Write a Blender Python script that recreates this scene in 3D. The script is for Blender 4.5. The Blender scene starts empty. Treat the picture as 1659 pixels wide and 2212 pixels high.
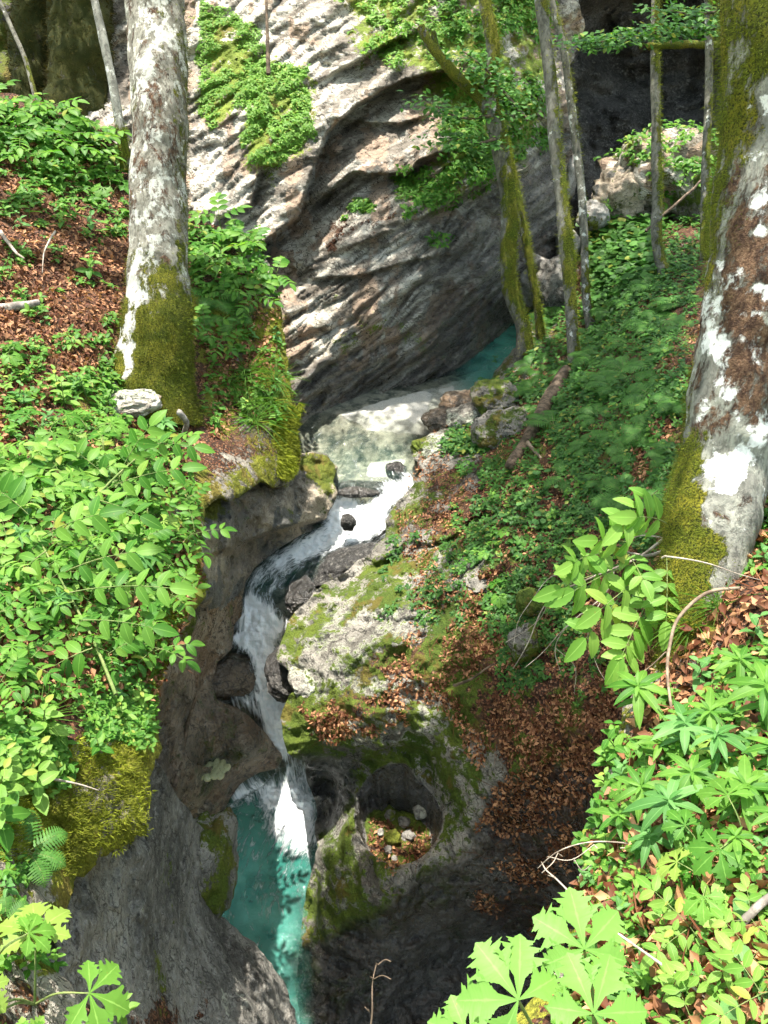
import bpy, math, random
import numpy as np
from mathutils import Vector, Matrix
random.seed(7); RNG = np.random.default_rng(11)
S = bpy.context.scene
C = S.collection
# ---------------------------------------------------------------- camera
CAM_H = 7.0; PITCH = math.radians(35.0); FPX = 1106.0/math.tan(math.radians(32.5))
cam_d = bpy.data.cameras.new('camera'); cam = bpy.data.objects.new('camera', cam_d); C.objects.link(cam)
cam.location = (0, 0, CAM_H); cam.rotation_euler = (math.pi/2-PITCH, 0, 0)
cam_d.sensor_fit = 'VERTICAL'; cam_d.sensor_height = 24; cam_d.lens = 12/math.tan(math.radians(32.5))
cam_d.clip_start = 0.05; cam_d.clip_end = 500
S.camera = cam
# ---------------------------------------------------------------- light
SUN = Vector((-0.11, 0.17, 0.95)).normalized()          # direction towards the sun
w = bpy.data.worlds.new('World'); S.world = w; w.use_nodes = True
nt = w.node_tree; bg = nt.nodes['Background']
sky = nt.nodes.new('ShaderNodeTexSky'); sky.sky_type = 'NISHITA'; sky.sun_disc = False
sky.sun_elevation = math.asin(SUN.z); sky.sun_rotation = math.atan2(SUN.x, SUN.y)
tint = nt.nodes.new('ShaderNodeMix'); tint.data_type = 'RGBA'; tint.blend_type = 'MULTIPLY'; tint.inputs[0].default_value = 1; tint.inputs[7].default_value = (1.18, 1.0, .70, 1)
nt.links.new(sky.outputs[0], tint.inputs[6]); nt.links.new(tint.outputs[2], bg.inputs[0]); bg.inputs[1].default_value = 0.15
sd = bpy.data.lights.new('sun', 'SUN'); so = bpy.data.objects.new('sun', sd); C.objects.link(so)
sd.energy = 2.8; sd.angle = math.radians(0.5); sd.color = (1, .95, .87)
so.rotation_euler = SUN.to_track_quat('Z', 'Y').to_euler(); so.location = (0, 0, 40)
S.view_settings.view_transform = 'Standard'; S.view_settings.look = 'None'
S.view_settings.gamma = 1; S.view_settings.exposure = 2.22
S.cycles.max_bounces = 4; S.cycles.transparent_max_bounces = 8; S.cycles.diffuse_bounces = 3; S.cycles.glossy_bounces = 2; S.cycles.use_light_tree = False
S.cycles.use_adaptive_sampling = True; S.cycles.adaptive_threshold = .03; S.cycles.use_denoising = True
S.cycles.caustics_reflective = False; S.cycles.caustics_refractive = False
S.cycles.sample_clamp_indirect = 6
# ---------------------------------------------------------------- noise
_p = np.random.default_rng(5).permutation(256).astype(np.int64); _p = np.concatenate([_p, _p, _p])
_g = np.random.default_rng(6).normal(size=(256, 3)); _g /= np.linalg.norm(_g, axis=1)[:, None]
def perlin(P):
    P = np.asarray(P, float); I = np.floor(P).astype(np.int64); F = P-I; I &= 255
    U = F*F*F*(F*(F*6-15)+10); out = 0
    for dx in (0, 1):
        wx = U[:, 0] if dx else 1-U[:, 0]
        for dy in (0, 1):
            wy = U[:, 1] if dy else 1-U[:, 1]
            for dz in (0, 1):
                wz = U[:, 2] if dz else 1-U[:, 2]
                h = _p[_p[_p[(I[:, 0]+dx) & 255]+((I[:, 1]+dy) & 255)]+((I[:, 2]+dz) & 255)] & 255
                g = _g[h]
                out = out+wx*wy*wz*(g[:, 0]*(F[:, 0]-dx)+g[:, 1]*(F[:, 1]-dy)+g[:, 2]*(F[:, 2]-dz))
    return out*1.6
def fbm(P, f=1., o=4, g=.5, l=2.05):
    r = 0; a = 1.; P = np.asarray(P, float)*f
    for i in range(o):
        r = r+a*perlin(P+17.3*i); P = P*l; a *= g
    return r
def ridged(P, f=1., o=4, g=.5):
    r = 0; a = 1.; P = np.asarray(P, float)*f
    for i in range(o):
        r = r+a*(1-np.abs(perlin(P+9.1*i))*2); P = P*2.1; a *= g
    return r
def sstep(a, b, x):
    t = np.clip((x-a)/(b-a), 0, 1); return t*t*(3-2*t)
# ---------------------------------------------------------------- view geometry (photo pixels on a 1659 x 2212 frame -> points of the place)
CP, SP = math.cos(PITCH), math.sin(PITCH)
def ray(u, v):
    a = (np.asarray(u, float)-829.5)/FPX; b = (1106.0-np.asarray(v, float))/FPX
    return np.stack([a, CP+b*SP, -SP+b*CP], -1)
def pt(u, v, D): return np.array([0, 0, CAM_H])+ray(u, v)*np.asarray(D, float)[..., None]
def D_of_z(u, v, z): return (CAM_H-np.asarray(z, float))/(-ray(u, v)[..., 2])
def project(P):
    P = np.asarray(P, float)-np.array([0, 0, CAM_H])
    d = P[..., 1]*CP-P[..., 2]*SP; up = P[..., 1]*SP+P[..., 2]*CP
    return 829.5+P[..., 0]/d*FPX, 1106-up/d*FPX, d
def rbf(pts, vals, q, smooth=1e-4):
    X = np.asarray(pts, float)/500.; Q = np.asarray(q, float)/500.; n = len(X)
    k = lambda r: r
    A = np.zeros((n+3, n+3)); R = np.linalg.norm(X[:, None]-X[None], axis=2)
    A[:n, :n] = k(R)-smooth*np.eye(n); A[:n, n] = 1; A[:n, n+1:] = X; A[n, :n] = 1; A[n+1:, :n] = X.T
    c = np.linalg.solve(A, np.concatenate([vals, [0, 0, 0]]))
    out = np.zeros(len(Q))
    for s in range(0, len(Q), 20000):
        q_ = Q[s:s+20000]; Rq = np.linalg.norm(q_[:, None]-X[None], axis=2)
        out[s:s+20000] = k(Rq)@c[:n]+c[n]+q_@c[n+1:]
    return out
def in_poly(poly, u, v):
    poly = np.asarray(poly, float); r = np.zeros(np.shape(u), bool); n = len(poly); j = n-1
    for i in range(n):
        xi, yi = poly[i]; xj, yj = poly[j]
        if yi != yj:
            r ^= ((yi > v) != (yj > v)) & (u < (xj-xi)*(v-yi)/(yj-yi)+xi)
        j = i
    return r
def dist_line(line, u, v, closed=False):
    L = np.asarray(line, float); best = np.full(np.shape(u), 1e9); sx = np.array(u, float); sy = np.array(v, float); sg = np.ones(np.shape(u))
    n = len(L)
    for i in range(n if closed else n-1):
        a = L[i]; b = L[(i+1) % n]; d = b-a; l2 = max(d@d, 1e-9)
        t = np.clip(((u-a[0])*d[0]+(v-a[1])*d[1])/l2, 0, 1)
        x = a[0]+t*d[0]; y = a[1]+t*d[1]; q = np.hypot(u-x, v-y)
        m = q < best; best = np.where(m, q, best); sx = np.where(m, x, sx); sy = np.where(m, y, sy)
        sg = np.where(m, np.sign(d[0]*(v-a[1])-d[1]*(u-a[0])+1e-9), sg)
    return best, sx, sy, sg
def mpoly(polys, u, v, feather=25.):
    """soft 0..1 mask of polygons"""
    out = np.zeros(np.shape(u))
    for p in polys:
        d, _, _, _ = dist_line(p, u, v, True); ins = in_poly(p, u, v)
        out = np.maximum(out, np.clip(.5+np.where(ins, d, -d)/(2*feather), 0, 1))
    return out
def wiggle(poly, amp=5, seg=14, f=.035, seed=0.):
    P = []; n = len(poly)
    for i in range(n):
        a = np.array(poly[i], float); b = np.array(poly[(i+1) % n], float); k = max(1, int(np.linalg.norm(b-a)/seg))
        for t in range(k): P.append(a+(b-a)*t/k)
    P = np.array(P); Q = np.stack([P[:, 0], P[:, 1], np.full(len(P), seed*7.7)], 1)
    P[:, 0] += amp*fbm(Q, f, 3, .6); P[:, 1] += amp*fbm(Q+50, f, 3, .6)
    return P
# ---------------------------------------------------------------- object helpers
def mesh_obj(name, verts, faces, mat=None, parent=None, attrs=None, smooth=True):
    verts = np.asarray(verts, np.float32); me = bpy.data.meshes.new(name)
    if isinstance(faces, np.ndarray):
        nv, nf, k = len(verts), len(faces), faces.shape[1]
        me.vertices.add(nv); me.vertices.foreach_set('co', verts.ravel())
        me.loops.add(nf*k); me.loops.foreach_set('vertex_index', faces.astype(np.int32).ravel())
        me.polygons.add(nf); me.polygons.foreach_set('loop_start', np.arange(0, nf*k, k, dtype=np.int32))
        me.update(calc_edges=True)
    else:
        me.from_pydata([tuple(map(float, v)) for v in verts], [], [tuple(map(int, f)) for f in faces]); me.update()
    if smooth: me.polygons.foreach_set('use_smooth', np.ones(len(me.polygons), bool))
    for k_, a in (attrs or {}).items():
        a = np.asarray(a, np.float32)
        if a.ndim == 1:
            at = me.attributes.new(k_, 'FLOAT', 'POINT'); at.data.foreach_set('value', a)
        else:
            at = me.attributes.new(k_, 'FLOAT_COLOR', 'POINT'); at.data.foreach_set('color', a.ravel())
    if mat: me.materials.append(mat)
    o = bpy.data.objects.new(name, me); C.objects.link(o)
    if parent: o.parent = parent
    return o
def empty(name, loc=(0, 0, 0)):
    o = bpy.data.objects.new(name, None); C.objects.link(o); o.location = [float(c) for c in loc]; o.empty_display_size = .1; return o
def tag(o, label=None, cat=None, group=None, kind=None):
    if label: o['label'] = label
    if cat: o['category'] = cat
    if group: o['group'] = group
    if kind: o['kind'] = kind
    return o
def join_tris(parts):
    """parts: list of (verts, quads[, attr]) -> one"""
    V = []; F = []; A = []; n = 0
    for p in parts:
        V.append(p[0]); F.append(p[1]+n); n += len(p[0])
        if len(p) > 2: A.append(p[2])
    return np.concatenate(V), np.concatenate(F), (np.concatenate(A) if A else None)
def catmull(P, n=8):
    P = np.asarray(P, float); Q = np.concatenate([[2*P[0]-P[1]], P, [2*P[-1]-P[-2]]]); out = []
    for i in range(1, len(Q)-2):
        for t in np.linspace(0, 1, n, endpoint=False):
            a, b, c, d = Q[i-1], Q[i], Q[i+1], Q[i+2]
            out.append(.5*((2*b)+(-a+c)*t+(2*a-5*b+4*c-d)*t*t+(-a+3*b-3*c+d)*t**3))
    out.append(Q[-2]); return np.array(out)
def tube(P, R, sides=6, cap=True):
    P = np.asarray(P, float); R = np.broadcast_to(np.asarray(R, float), (len(P),)); T = np.gradient(P, axis=0)
    T /= np.linalg.norm(T, axis=1)[:, None]+1e-9
    ref = np.array([0, 0, 1.]) if abs(T[0][2]) < .9 else np.array([1., 0, 0])
    n0 = np.cross(T[0], ref); n0 /= np.linalg.norm(n0); V = []
    for i in range(len(P)):
        n0 = n0-T[i]*(n0@T[i]); n0 /= np.linalg.norm(n0)+1e-9; b0 = np.cross(T[i], n0)
        a = np.arange(sides)/sides*2*math.pi
        V.append(P[i]+R[i]*(np.cos(a)[:, None]*n0+np.sin(a)[:, None]*b0))
    V = np.concatenate(V); m = len(P); F = []
    i, j = np.meshgrid(np.arange(m-1), np.arange(sides), indexing='ij'); i = i.ravel(); j = j.ravel(); k = (j+1) % sides
    F = np.stack([i*sides+j, i*sides+k, (i+1)*sides+k, (i+1)*sides+j], 1)
    if cap:
        V = np.concatenate([V, [P[-1]+T[-1]*R[-1]*.5]]); q = len(V)-1; o_ = (m-1)*sides
        F = np.concatenate([F, np.array([[o_+j, o_+(j+1) % sides, q, q] for j in range(sides)])])
    return V, F
def quads_obj(name, V, F, mat, parent=None, attrs=None):
    """quads that may hold degenerate ones (last two equal) -> triangles kept clean"""
    F = np.asarray(F); deg = F[:, 2] == F[:, 3]
    if deg.any():
        faces = [tuple(f) for f in F[~deg].tolist()]+[tuple(f[:3]) for f in F[deg].tolist()]
        return mesh_obj(name, V, faces, mat, parent, attrs)
    return mesh_obj(name, V, F, mat, parent, attrs)
# ---------------------------------------------------------------- materials
class NT:
    def __init__(s, name):
        s.m = bpy.data.materials.new(name); s.m.use_nodes = True; s.t = s.m.node_tree; s.t.nodes.clear()
        s.out = s.t.nodes.new('ShaderNodeOutputMaterial'); s.geo = s.n('ShaderNodeNewGeometry'); s.tc = s.n('ShaderNodeTexCoord')
        s.obj = s.tc.outputs['Object']
    def n(s, t, **k):
        x = s.t.nodes.new(t)
        for a, b in k.items(): setattr(x, a, b)
        return x
    def l(s, a, b):
        if hasattr(a, 'is_linked') or hasattr(a, 'links'): s.t.links.new(a, b)
        else:
            if isinstance(a, (tuple, list)) and len(a) == 3 and b.type == 'RGBA': a = (*a, 1)
            b.default_value = a
    def math(s, op, a, b=None, c=None, clamp=False):
        x = s.n('ShaderNodeMath', operation=op, use_clamp=clamp); s.l(a, x.inputs[0])
        if b is not None: s.l(b, x.inputs[1])
        if c is not None: s.l(c, x.inputs[2])
        return x.outputs[0]
    def mix(s, f, a, b, blend='MIX'):
        x = s.n('ShaderNodeMix', data_type='RGBA', blend_type=blend); s.l(f, x.inputs['Factor']); s.l(a, x.inputs[6]); s.l(b, x.inputs[7]); return x.outputs[2]
    def mixf(s, f, a, b):
        x = s.n('ShaderNodeMix'); s.l(f, x.inputs[0]); s.l(a, x.inputs[2]); s.l(b, x.inputs[3]); return x.outputs[0]
    def noise(s, sc, d=4, r=.55, vec=None, dist=0., out='Fac'):
        x = s.n('ShaderNodeTexNoise'); s.l(vec or s.obj, x.inputs['Vector']); x.inputs['Scale'].default_value = sc
        x.inputs['Detail'].default_value = d; x.inputs['Roughness'].default_value = r; x.inputs['Distortion'].default_value = dist
        return x.outputs[out]
    def voro(s, sc, feat='F1', out='Distance', vec=None, rnd=1.):
        x = s.n('ShaderNodeTexVoronoi', feature=feat); s.l(vec or s.obj, x.inputs['Vector']); x.inputs['Scale'].default_value = sc
        x.inputs['Randomness'].default_value = rnd; return x.outputs[out]
    def warp(s, sc, amt, vec=None):
        a = s.noise(sc, 3, vec=vec, out='Color'); x = s.n('ShaderNodeVectorMath', operation='MULTIPLY_ADD')
        s.l(a, x.inputs[0]); x.inputs[1].default_value = (amt,)*3; s.l(vec or s.obj, x.inputs[2]); return x.outputs[0]
    def scale(s, vec, sx, sy, sz, rot=(0, 0, 0)):
        x = s.n('ShaderNodeMapping'); s.l(vec or s.obj, x.inputs[0]); x.inputs['Scale'].default_value = (sx, sy, sz); x.inputs['Rotation'].default_value = rot; return x.outputs[0]
    def step(s, v, a, b):
        x = s.n('ShaderNodeMapRange', interpolation_type='SMOOTHSTEP'); s.l(v, x.inputs[0]); x.inputs[1].default_value = a; x.inputs[2].default_value = b; return x.outputs[0]
    def ramp(s, v, stops):
        x = s.n('ShaderNodeValToRGB'); s.l(v, x.inputs[0]); e = x.color_ramp.elements
        while len(e) < len(stops): e.new(.5)
        for q, (p, c) in zip(e, stops): q.position = p; q.color = (*c, 1)
        return x.outputs[0]
    def attr(s, name, out='Fac'):
        x = s.n('ShaderNodeAttribute', attribute_name=name); return x.outputs[out]
    def sep(s, v):
        x = s.n('ShaderNodeSeparateColor'); s.l(v, x.inputs[0]); return x.outputs
    def bump(s, h, st=.5, d=.02, nrm=None):
        x = s.n('ShaderNodeBump'); s.l(h, x.inputs['Height']); x.inputs['Strength'].default_value = st; x.inputs['Distance'].default_value = d
        if nrm is not None: s.l(nrm, x.inputs['Normal'])
        return x.outputs[0]
    def pbr(s, col, rough=.7, nrm=None, spec=.4):
        p = s.n('ShaderNodeBsdfPrincipled'); s.l(col, p.inputs['Base Color']); s.l(rough, p.inputs['Roughness']); s.l(spec, p.inputs['Specular IOR Level'])
        if nrm is not None: s.l(nrm, p.inputs['Normal'])
        return p
    def done(s, sh):
        s.t.links.new(sh.outputs[0] if hasattr(sh, 'outputs') else sh, s.out.inputs['Surface']); return s.m
def mat_terrain(name, rock_a, rock_b, wet_shade_mul=.42, pit=1., strata=None, moss=(.075, .115, .012), moss2=(.16, .17, .02), soil=(.10, .055, .03), rock_c=None, crack=1., bscale=1.):
    """mask attribute: R moss, G litter/soil, B wet and painted shade, A lichen (rock shows where all are low)"""
    t = NT(name); a = t.n('ShaderNodeAttribute', attribute_name='mask'); R, G, B = t.sep(a.outputs['Color'])[:3]; L = a.outputs['Alpha']
    T = t.n('ShaderNodeAttribute', attribute_name='tone'); T1, T2, T3 = t.sep(T.outputs['Color'])[:3]
    vs = t.scale(t.obj, *(strata or (1, 1, 1)))
    mid = t.noise(7, 4, .7, vs, .25); n1 = t.noise(17, 4, .75); vf = t.noise(75, 3, .75)
    rock = t.mix(t.step(t.math('ADD', t.math('MULTIPLY', T1, .6), t.math('MULTIPLY', mid, .5)), .38, .72), rock_a, rock_b)
    if rock_c: rock = t.mix(t.step(T2, .56, .68), rock, rock_c)
    rock = t.mix(t.math('MULTIPLY', t.step(n1, .50, .72), .40*pit), rock, (.52, .50, .45))
    rock = t.mix(t.math('MULTIPLY', t.step(n1, .48, .30), .6*pit), rock, (.035, .032, .028))
    rock = t.mix(t.math('MULTIPLY', t.step(vf, .44, .34), .6*pit), rock, (.03, .027, .022)); rock = t.mix(t.math('MULTIPLY', t.step(vf, .60, .68), .35), rock, (.55, .53, .47))
    if crack > 0:
        cm = t.n('ShaderNodeVectorMath', operation='MULTIPLY_ADD'); t.l(T.outputs['Color'], cm.inputs[0]); cm.inputs[1].default_value = (.5, .5, .5); t.l(vs, cm.inputs[2])
        cr = t.voro(4.2, 'DISTANCE_TO_EDGE', vec=cm.outputs[0]); ck = t.math('MULTIPLY', t.step(cr, .055, .006), t.step(mid, .36, .50))
        rock = t.mix(t.math('MULTIPLY', ck, .85*crack), rock, (.02, .018, .015))
    lm = t.step(t.math('ADD', L, t.math('MULTIPLY', t.math('SUBTRACT', n1, .5), .8)), .40, .62)
    lc = t.mix(t.step(n1, .40, .54), (.05, .055, .035), t.mix(t.step(vf, .3, .7), (.50, .50, .41), (.34, .35, .28)))
    rock = t.mix(lm, rock, lc)
    vo = t.n('ShaderNodeTexVoronoi', feature='F1'); t.l(t.obj, vo.inputs['Vector']); vo.inputs['Scale'].default_value = 52
    lq = t.sep(vo.outputs['Color'])
    lit = t.ramp(lq[0], [(0, (.035, .014, .008)), (.35, (.10, .038, .018)), (.7, (.19, .075, .035)), (1, (.30, .17, .10))])
    lit = t.mix(t.step(vo.outputs['Distance'], .35, .7), lit, (.03, .016, .01)); lit = t.mix(t.math('MULTIPLY', t.step(T3, .56, .80), .6), lit, soil)
    gm = t.step(t.math('ADD', G, t.math('MULTIPLY', t.math('SUBTRACT', n1, .5), 1.2)), .46, .56)
    col = t.mix(gm, rock, lit)
    mcol = t.mix(T2, moss, moss2); mcol = t.mix(t.step(vf, .62, .36), mcol, t.mix(.6, mcol, (.015, .022, .004)))
    mcol = t.mix(t.math('MULTIPLY', t.step(T3, .66, .80), .6), mcol, (.13, .085, .02))
    mm = t.step(t.math('ADD', R, t.math('MULTIPLY', t.math('SUBTRACT', n1, .5), 1.6)), .46, .60)
    col = t.mix(mm, col, mcol)
    wm = t.step(B, .3, .75); col = t.mix(wm, col, t.mix(1., col, (wet_shade_mul, wet_shade_mul*.96, wet_shade_mul*.9), 'MULTIPLY'))
    rough = t.mixf(wm, .82, t.mixf(t.step(mid, .35, .65), .16, .42))
    h = t.math('ADD', t.math('MULTIPLY', mid, 1.1), t.math('MULTIPLY', n1, .5)); h = t.math('ADD', h, t.math('MULTIPLY', vf, .15))
    h = t.math('ADD', h, t.math('MULTIPLY', t.math('MULTIPLY', gm, lq[1]), .3))
    nb = t.bump(h, 1., .06*bscale)
    return t.done(t.pbr(col, rough, nb, t.mixf(wm, .25, .9)))
M_CLIFF = mat_terrain('cliff_limestone', (.17, .145, .115), (.58, .54, .455), pit=.45, strata=(1.0, 1.0, 3.2), rock_c=(.34, .25, .18), moss=(.12, .17, .02), moss2=(.28, .36, .05))
M_BANK = mat_terrain('bank_ground', (.16, .14, .11), (.30, .27, .22), moss=(.14, .16, .012), moss2=(.26, .25, .03))
M_GREY = mat_terrain('grey_rock', (.095, .09, .078), (.28, .265, .23), crack=.8, bscale=1.)
M_BROWN = mat_terrain('brown_wet_rock', (.06, .047, .033), (.33, .25, .17), wet_shade_mul=.58, rock_c=(.26, .17, .10), crack=1., pit=1.3, bscale=1.2)
M_SLOPE = mat_terrain('slope_ground', (.13, .12, .10), (.30, .28, .24), wet_shade_mul=.22, moss=(.055, .095, .010), moss2=(.13, .17, .02))
M_TAN = mat_terrain('tan_rock', (.17, .14, .105), (.42, .35, .26), rock_c=(.13, .125, .11), crack=.5)
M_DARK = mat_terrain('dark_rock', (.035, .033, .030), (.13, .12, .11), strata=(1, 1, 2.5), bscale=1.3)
M_BOULDER = mat_terrain('boulder_stone', (.22, .21, .19), (.40, .38, .34), crack=.4, bscale=.6)
def mat_leaf(name, c1, c2, c3=None, trans=.38, rough=.5, vein=True):
    t = NT(name); r = t.attr('rnd'); q = t.attr('across')
    col = t.mix(t.step(r, .1, .9), c1, c2)
    col = t.mix(t.math('MULTIPLY', t.step(t.noise(4, 5, .7), .35, .65), .75), col, c3) if 'moss' in name else t.mix(t.math('MULTIPLY', t.step(t.noise(3, 4), .35, .7), .45), col, c3 or tuple(x*.6 for x in c1))
    if trans > .35: col = t.mix(t.math('MULTIPLY', t.step(r, .93, .97), .6), col, (.32, .30, .05))
    if trans > .35: col = t.mix(t.math('MULTIPLY', t.step(t.noise(45, 3, .7), .66, .72), .5), col, (.30, .22, .05))
    if vein: col = t.mix(t.math('MULTIPLY', t.step(q, .10, .0), .35), col, tuple(min(1, x*1.7+.05) for x in c2))
    p = t.pbr(col, rough, t.bump(t.noise(60, 2), .15, .004), .22)
    tr = t.n('ShaderNodeBsdfTranslucent'); t.l(t.mix(.55, col, t.mix(1., col, (1.5, 1.6, .5), 'MULTIPLY')), tr.inputs[0])
    m = t.n('ShaderNodeMixShader'); m.inputs[0].default_value = trans; t.t.links.new(p.outputs[0], m.inputs[1]); t.t.links.new(tr.outputs[0], m.inputs[2])
    return t.done(m)
M_LEAF = mat_leaf('leaf_bright', (.060, .19, .020), (.17, .34, .050), trans=.45)
M_LEAFY = mat_leaf('leaf_yellow_green', (.13, .29, .04), (.25, .42, .08), trans=.45)
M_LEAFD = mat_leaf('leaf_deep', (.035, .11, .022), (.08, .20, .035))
M_LEAFG = mat_leaf('giant_leaf_green', (.08, .23, .03), (.16, .33, .06), trans=.4)
M_LEAFB = mat_leaf('leaf_blue_green', (.08, .22, .05), (.16, .34, .10), trans=.42)
M_FERN = mat_leaf('fern_green', (.05, .15, .025), (.10, .25, .04), vein=False)
M_GRASS = mat_leaf('grass_green', (.07, .16, .02), (.14, .27, .05), vein=False)
M_MOSSB = mat_leaf('moss_fibre', (.15, .19, .012), (.36, .40, .035), (.09, .10, .010), trans=.25, rough=.8, vein=False)
M_MOSSD = mat_leaf('moss_fibre_dark', (.06, .09, .008), (.20, .23, .02), (.05, .05, .008), trans=.25, rough=.8, vein=False)
M_MOSSM = mat_leaf('moss_fibre_green', (.09, .125, .010), (.24, .28, .024), (.05, .065, .008), trans=.25, rough=.8, vein=False)
M_MOSSBR = mat_leaf('moss_fibre_brown', (.035, .035, .006), (.09, .075, .012), (.02, .015, .004), trans=.2, rough=.8, vein=False)
M_LITTER = mat_leaf('dead_beech_leaf', (.11, .036, .014), (.50, .26, .13), (.05, .022, .012), trans=.12, rough=.6, vein=False)
def mat_bark(name, base, base2, lich=(.62, .62, .56), moss=(.10, .13, .010), moss2=(.20, .19, .02), lich_amt=0., patch=None):
    """attribute mask: R moss, G white lichen patches, B brown moss"""
    t = NT(name); a = t.n('ShaderNodeAttribute', attribute_name='mask'); R, G, B = t.sep(a.outputs['Color'])[:3]
    v = t.scale(t.warp(4, .12), 1, 1, .45); n1 = t.noise(7, 7, .72, v); n2 = t.noise(30, 5, .75, v); n3 = t.noise(100, 3, .7)
    col = t.mix(t.step(n1, .35, .65), base, base2); col = t.mix(t.math('MULTIPLY', t.step(n2, .56, .38), .6), col, tuple(x*.3 for x in base))
    g = t.step(t.math('ADD', G, t.math('MULTIPLY', t.math('SUBTRACT', t.noise(8, 7, .68, t.warp(8, .05)), .5), 1.9)), .47, .60)
    col = t.mix(g, col, t.mix(t.step(n2, .30, .6), tuple(x*.75 for x in lich), lich))
    b = t.step(t.math('ADD', B, t.math('MULTIPLY', t.math('SUBTRACT', t.noise(9, 7, .78, v), .5), 2.4)), .42, .66)
    col = t.mix(b, col, t.mix(t.step(n2, .35, .65), (.035, .018, .012), t.mix(t.step(n3, .3, .7), (.10, .05, .028), (.24, .15, .09))))
    m = t.step(t.math('ADD', R, t.math('MULTIPLY', t.math('SUBTRACT', t.noise(6, 7, .78, v), .5), 2.6)), .44, .64)
    mc = t.mix(t.step(t.noise(4, 5, .7), .38, .64), moss, moss2); mc = t.mix(t.step(n3, .6, .35), mc, (.02, .025, .004))
    col = t.mix(m, col, mc)
    h = t.math('ADD', t.math('MULTIPLY', n1, .6), t.math('MULTIPLY', n2, .5)); h = t.mixf(m, h, t.math('ADD', .7, t.math('MULTIPLY', n3, .9)))
    h = t.mixf(b, h, t.math('ADD', .6, t.math('MULTIPLY', n3, .7)))
    return t.done(t.pbr(col, .85, t.bump(h, .8, .025), .2))
M_BARK = mat_bark('beech_bark', (.17, .165, .14), (.36, .35, .30))
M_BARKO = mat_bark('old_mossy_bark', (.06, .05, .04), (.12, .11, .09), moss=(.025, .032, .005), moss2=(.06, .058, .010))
M_BARKS = mat_bark('slender_bark', (.10, .095, .075), (.22, .21, .17))
def mat_twig(name, c1, c2):
    t = NT(name); return t.done(t.pbr(t.mix(t.step(t.noise(14, 5, .7), .4, .62), c1, c2), .8, t.bump(t.noise(60, 4), .5, .004), .2))
M_TWIG = mat_twig('pale_twig', (.20, .165, .13), (.44, .38, .31)); M_TWIGD = mat_twig('dark_twig', (.06, .045, .03), (.18, .13, .09))
M_TWIGM = mat_twig('brown_twig', (.14, .10, .07), (.30, .23, .16)); M_STEM = mat_twig('green_stem', (.10, .16, .04), (.19, .22, .08)); M_LOG = mat_twig('weathered_log', (.16, .14, .12), (.40, .36, .31))
def mat_water():
    """clear running water: fresnel reflection over a tinted see-through body, milky teal by depth (R), white foam (G), flow smoothing (B)"""
    t = NT('water'); a = t.n('ShaderNodeAttribute', attribute_name='mask'); R, G, B = t.sep(a.outputs['Color'])[:3]
    fl = t.attr('flow', 'Vector'); wv_ = t.noise(2.2, 3, .6, fl, out='Color'); wp = t.n('ShaderNodeVectorMath', operation='MULTIPLY_ADD'); t.l(wv_, wp.inputs[0]); wp.inputs[1].default_value = (.5, .5, .5); t.l(fl, wp.inputs[2])
    f1 = t.noise(4.5, 7, .72, wp.outputs[0], .3); f2 = t.noise(26, 4, .7, wp.outputs[0]); f3 = t.noise(3, 3, .5)
    fo = t.math('ADD', G, t.math('MULTIPLY', t.math('SUBTRACT', t.math('ADD', t.math('MULTIPLY', f1, .55), t.math('MULTIPLY', f2, .45)), .5), 3.2))
    foam = t.step(fo, .18, .75)
    h = t.math('ADD', t.math('MULTIPLY', t.noise(9, 5, .6, t.warp(2, .5)), .5), t.math('MULTIPLY', t.noise(36, 3, .6), .16))
    h = t.math('ADD', h, t.math('MULTIPLY', foam, .6))
    nb = t.bump(h, 1., .05)
    fr = t.n('ShaderNodeFresnel'); fr.inputs[0].default_value = 1.33; t.l(nb, fr.inputs['Normal'])
    gl = t.n('ShaderNodeBsdfGlossy'); gl.inputs['Roughness'].default_value = .06; t.l(nb, gl.inputs['Normal'])
    tr = t.n('ShaderNodeBsdfTransparent'); t.l(t.mix(R, (.95, .98, .96), (.36, .74, .66)), tr.inputs[0])
    df = t.n('ShaderNodeBsdfDiffuse'); t.l(t.mix(t.step(f3, .35, .65), (.035, .21, .165), (.10, .38, .30)), df.inputs[0]); t.l(nb, df.inputs['Normal'])
    body = t.n('ShaderNodeMixShader'); t.l(t.math('MULTIPLY', R, .72), body.inputs[0]); t.t.links.new(tr.outputs[0], body.inputs[1]); t.t.links.new(df.outputs[0], body.inputs[2])
    wv = t.n('ShaderNodeMixShader'); t.l(fr.outputs[0], wv.inputs[0]); t.t.links.new(body.outputs[0], wv.inputs[1]); t.t.links.new(gl.outputs[0], wv.inputs[2])
    fm = t.pbr(t.mix(foam, t.mix(t.step(f2, .36, .56), (.60, .72, .74), (.76, .85, .86)), t.mix(t.step(f2, .34, .54), (.80, .86, .87), (.95, .96, .96))), .55, nb, .3)
    x = t.n('ShaderNodeMixShader'); t.l(t.math('MULTIPLY', foam, .96), x.inputs[0]); t.t.links.new(wv.outputs[0], x.inputs[1]); t.t.links.new(fm.outputs[0], x.inputs[2])
    return t.done(x)
M_WATER = mat_water()
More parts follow.
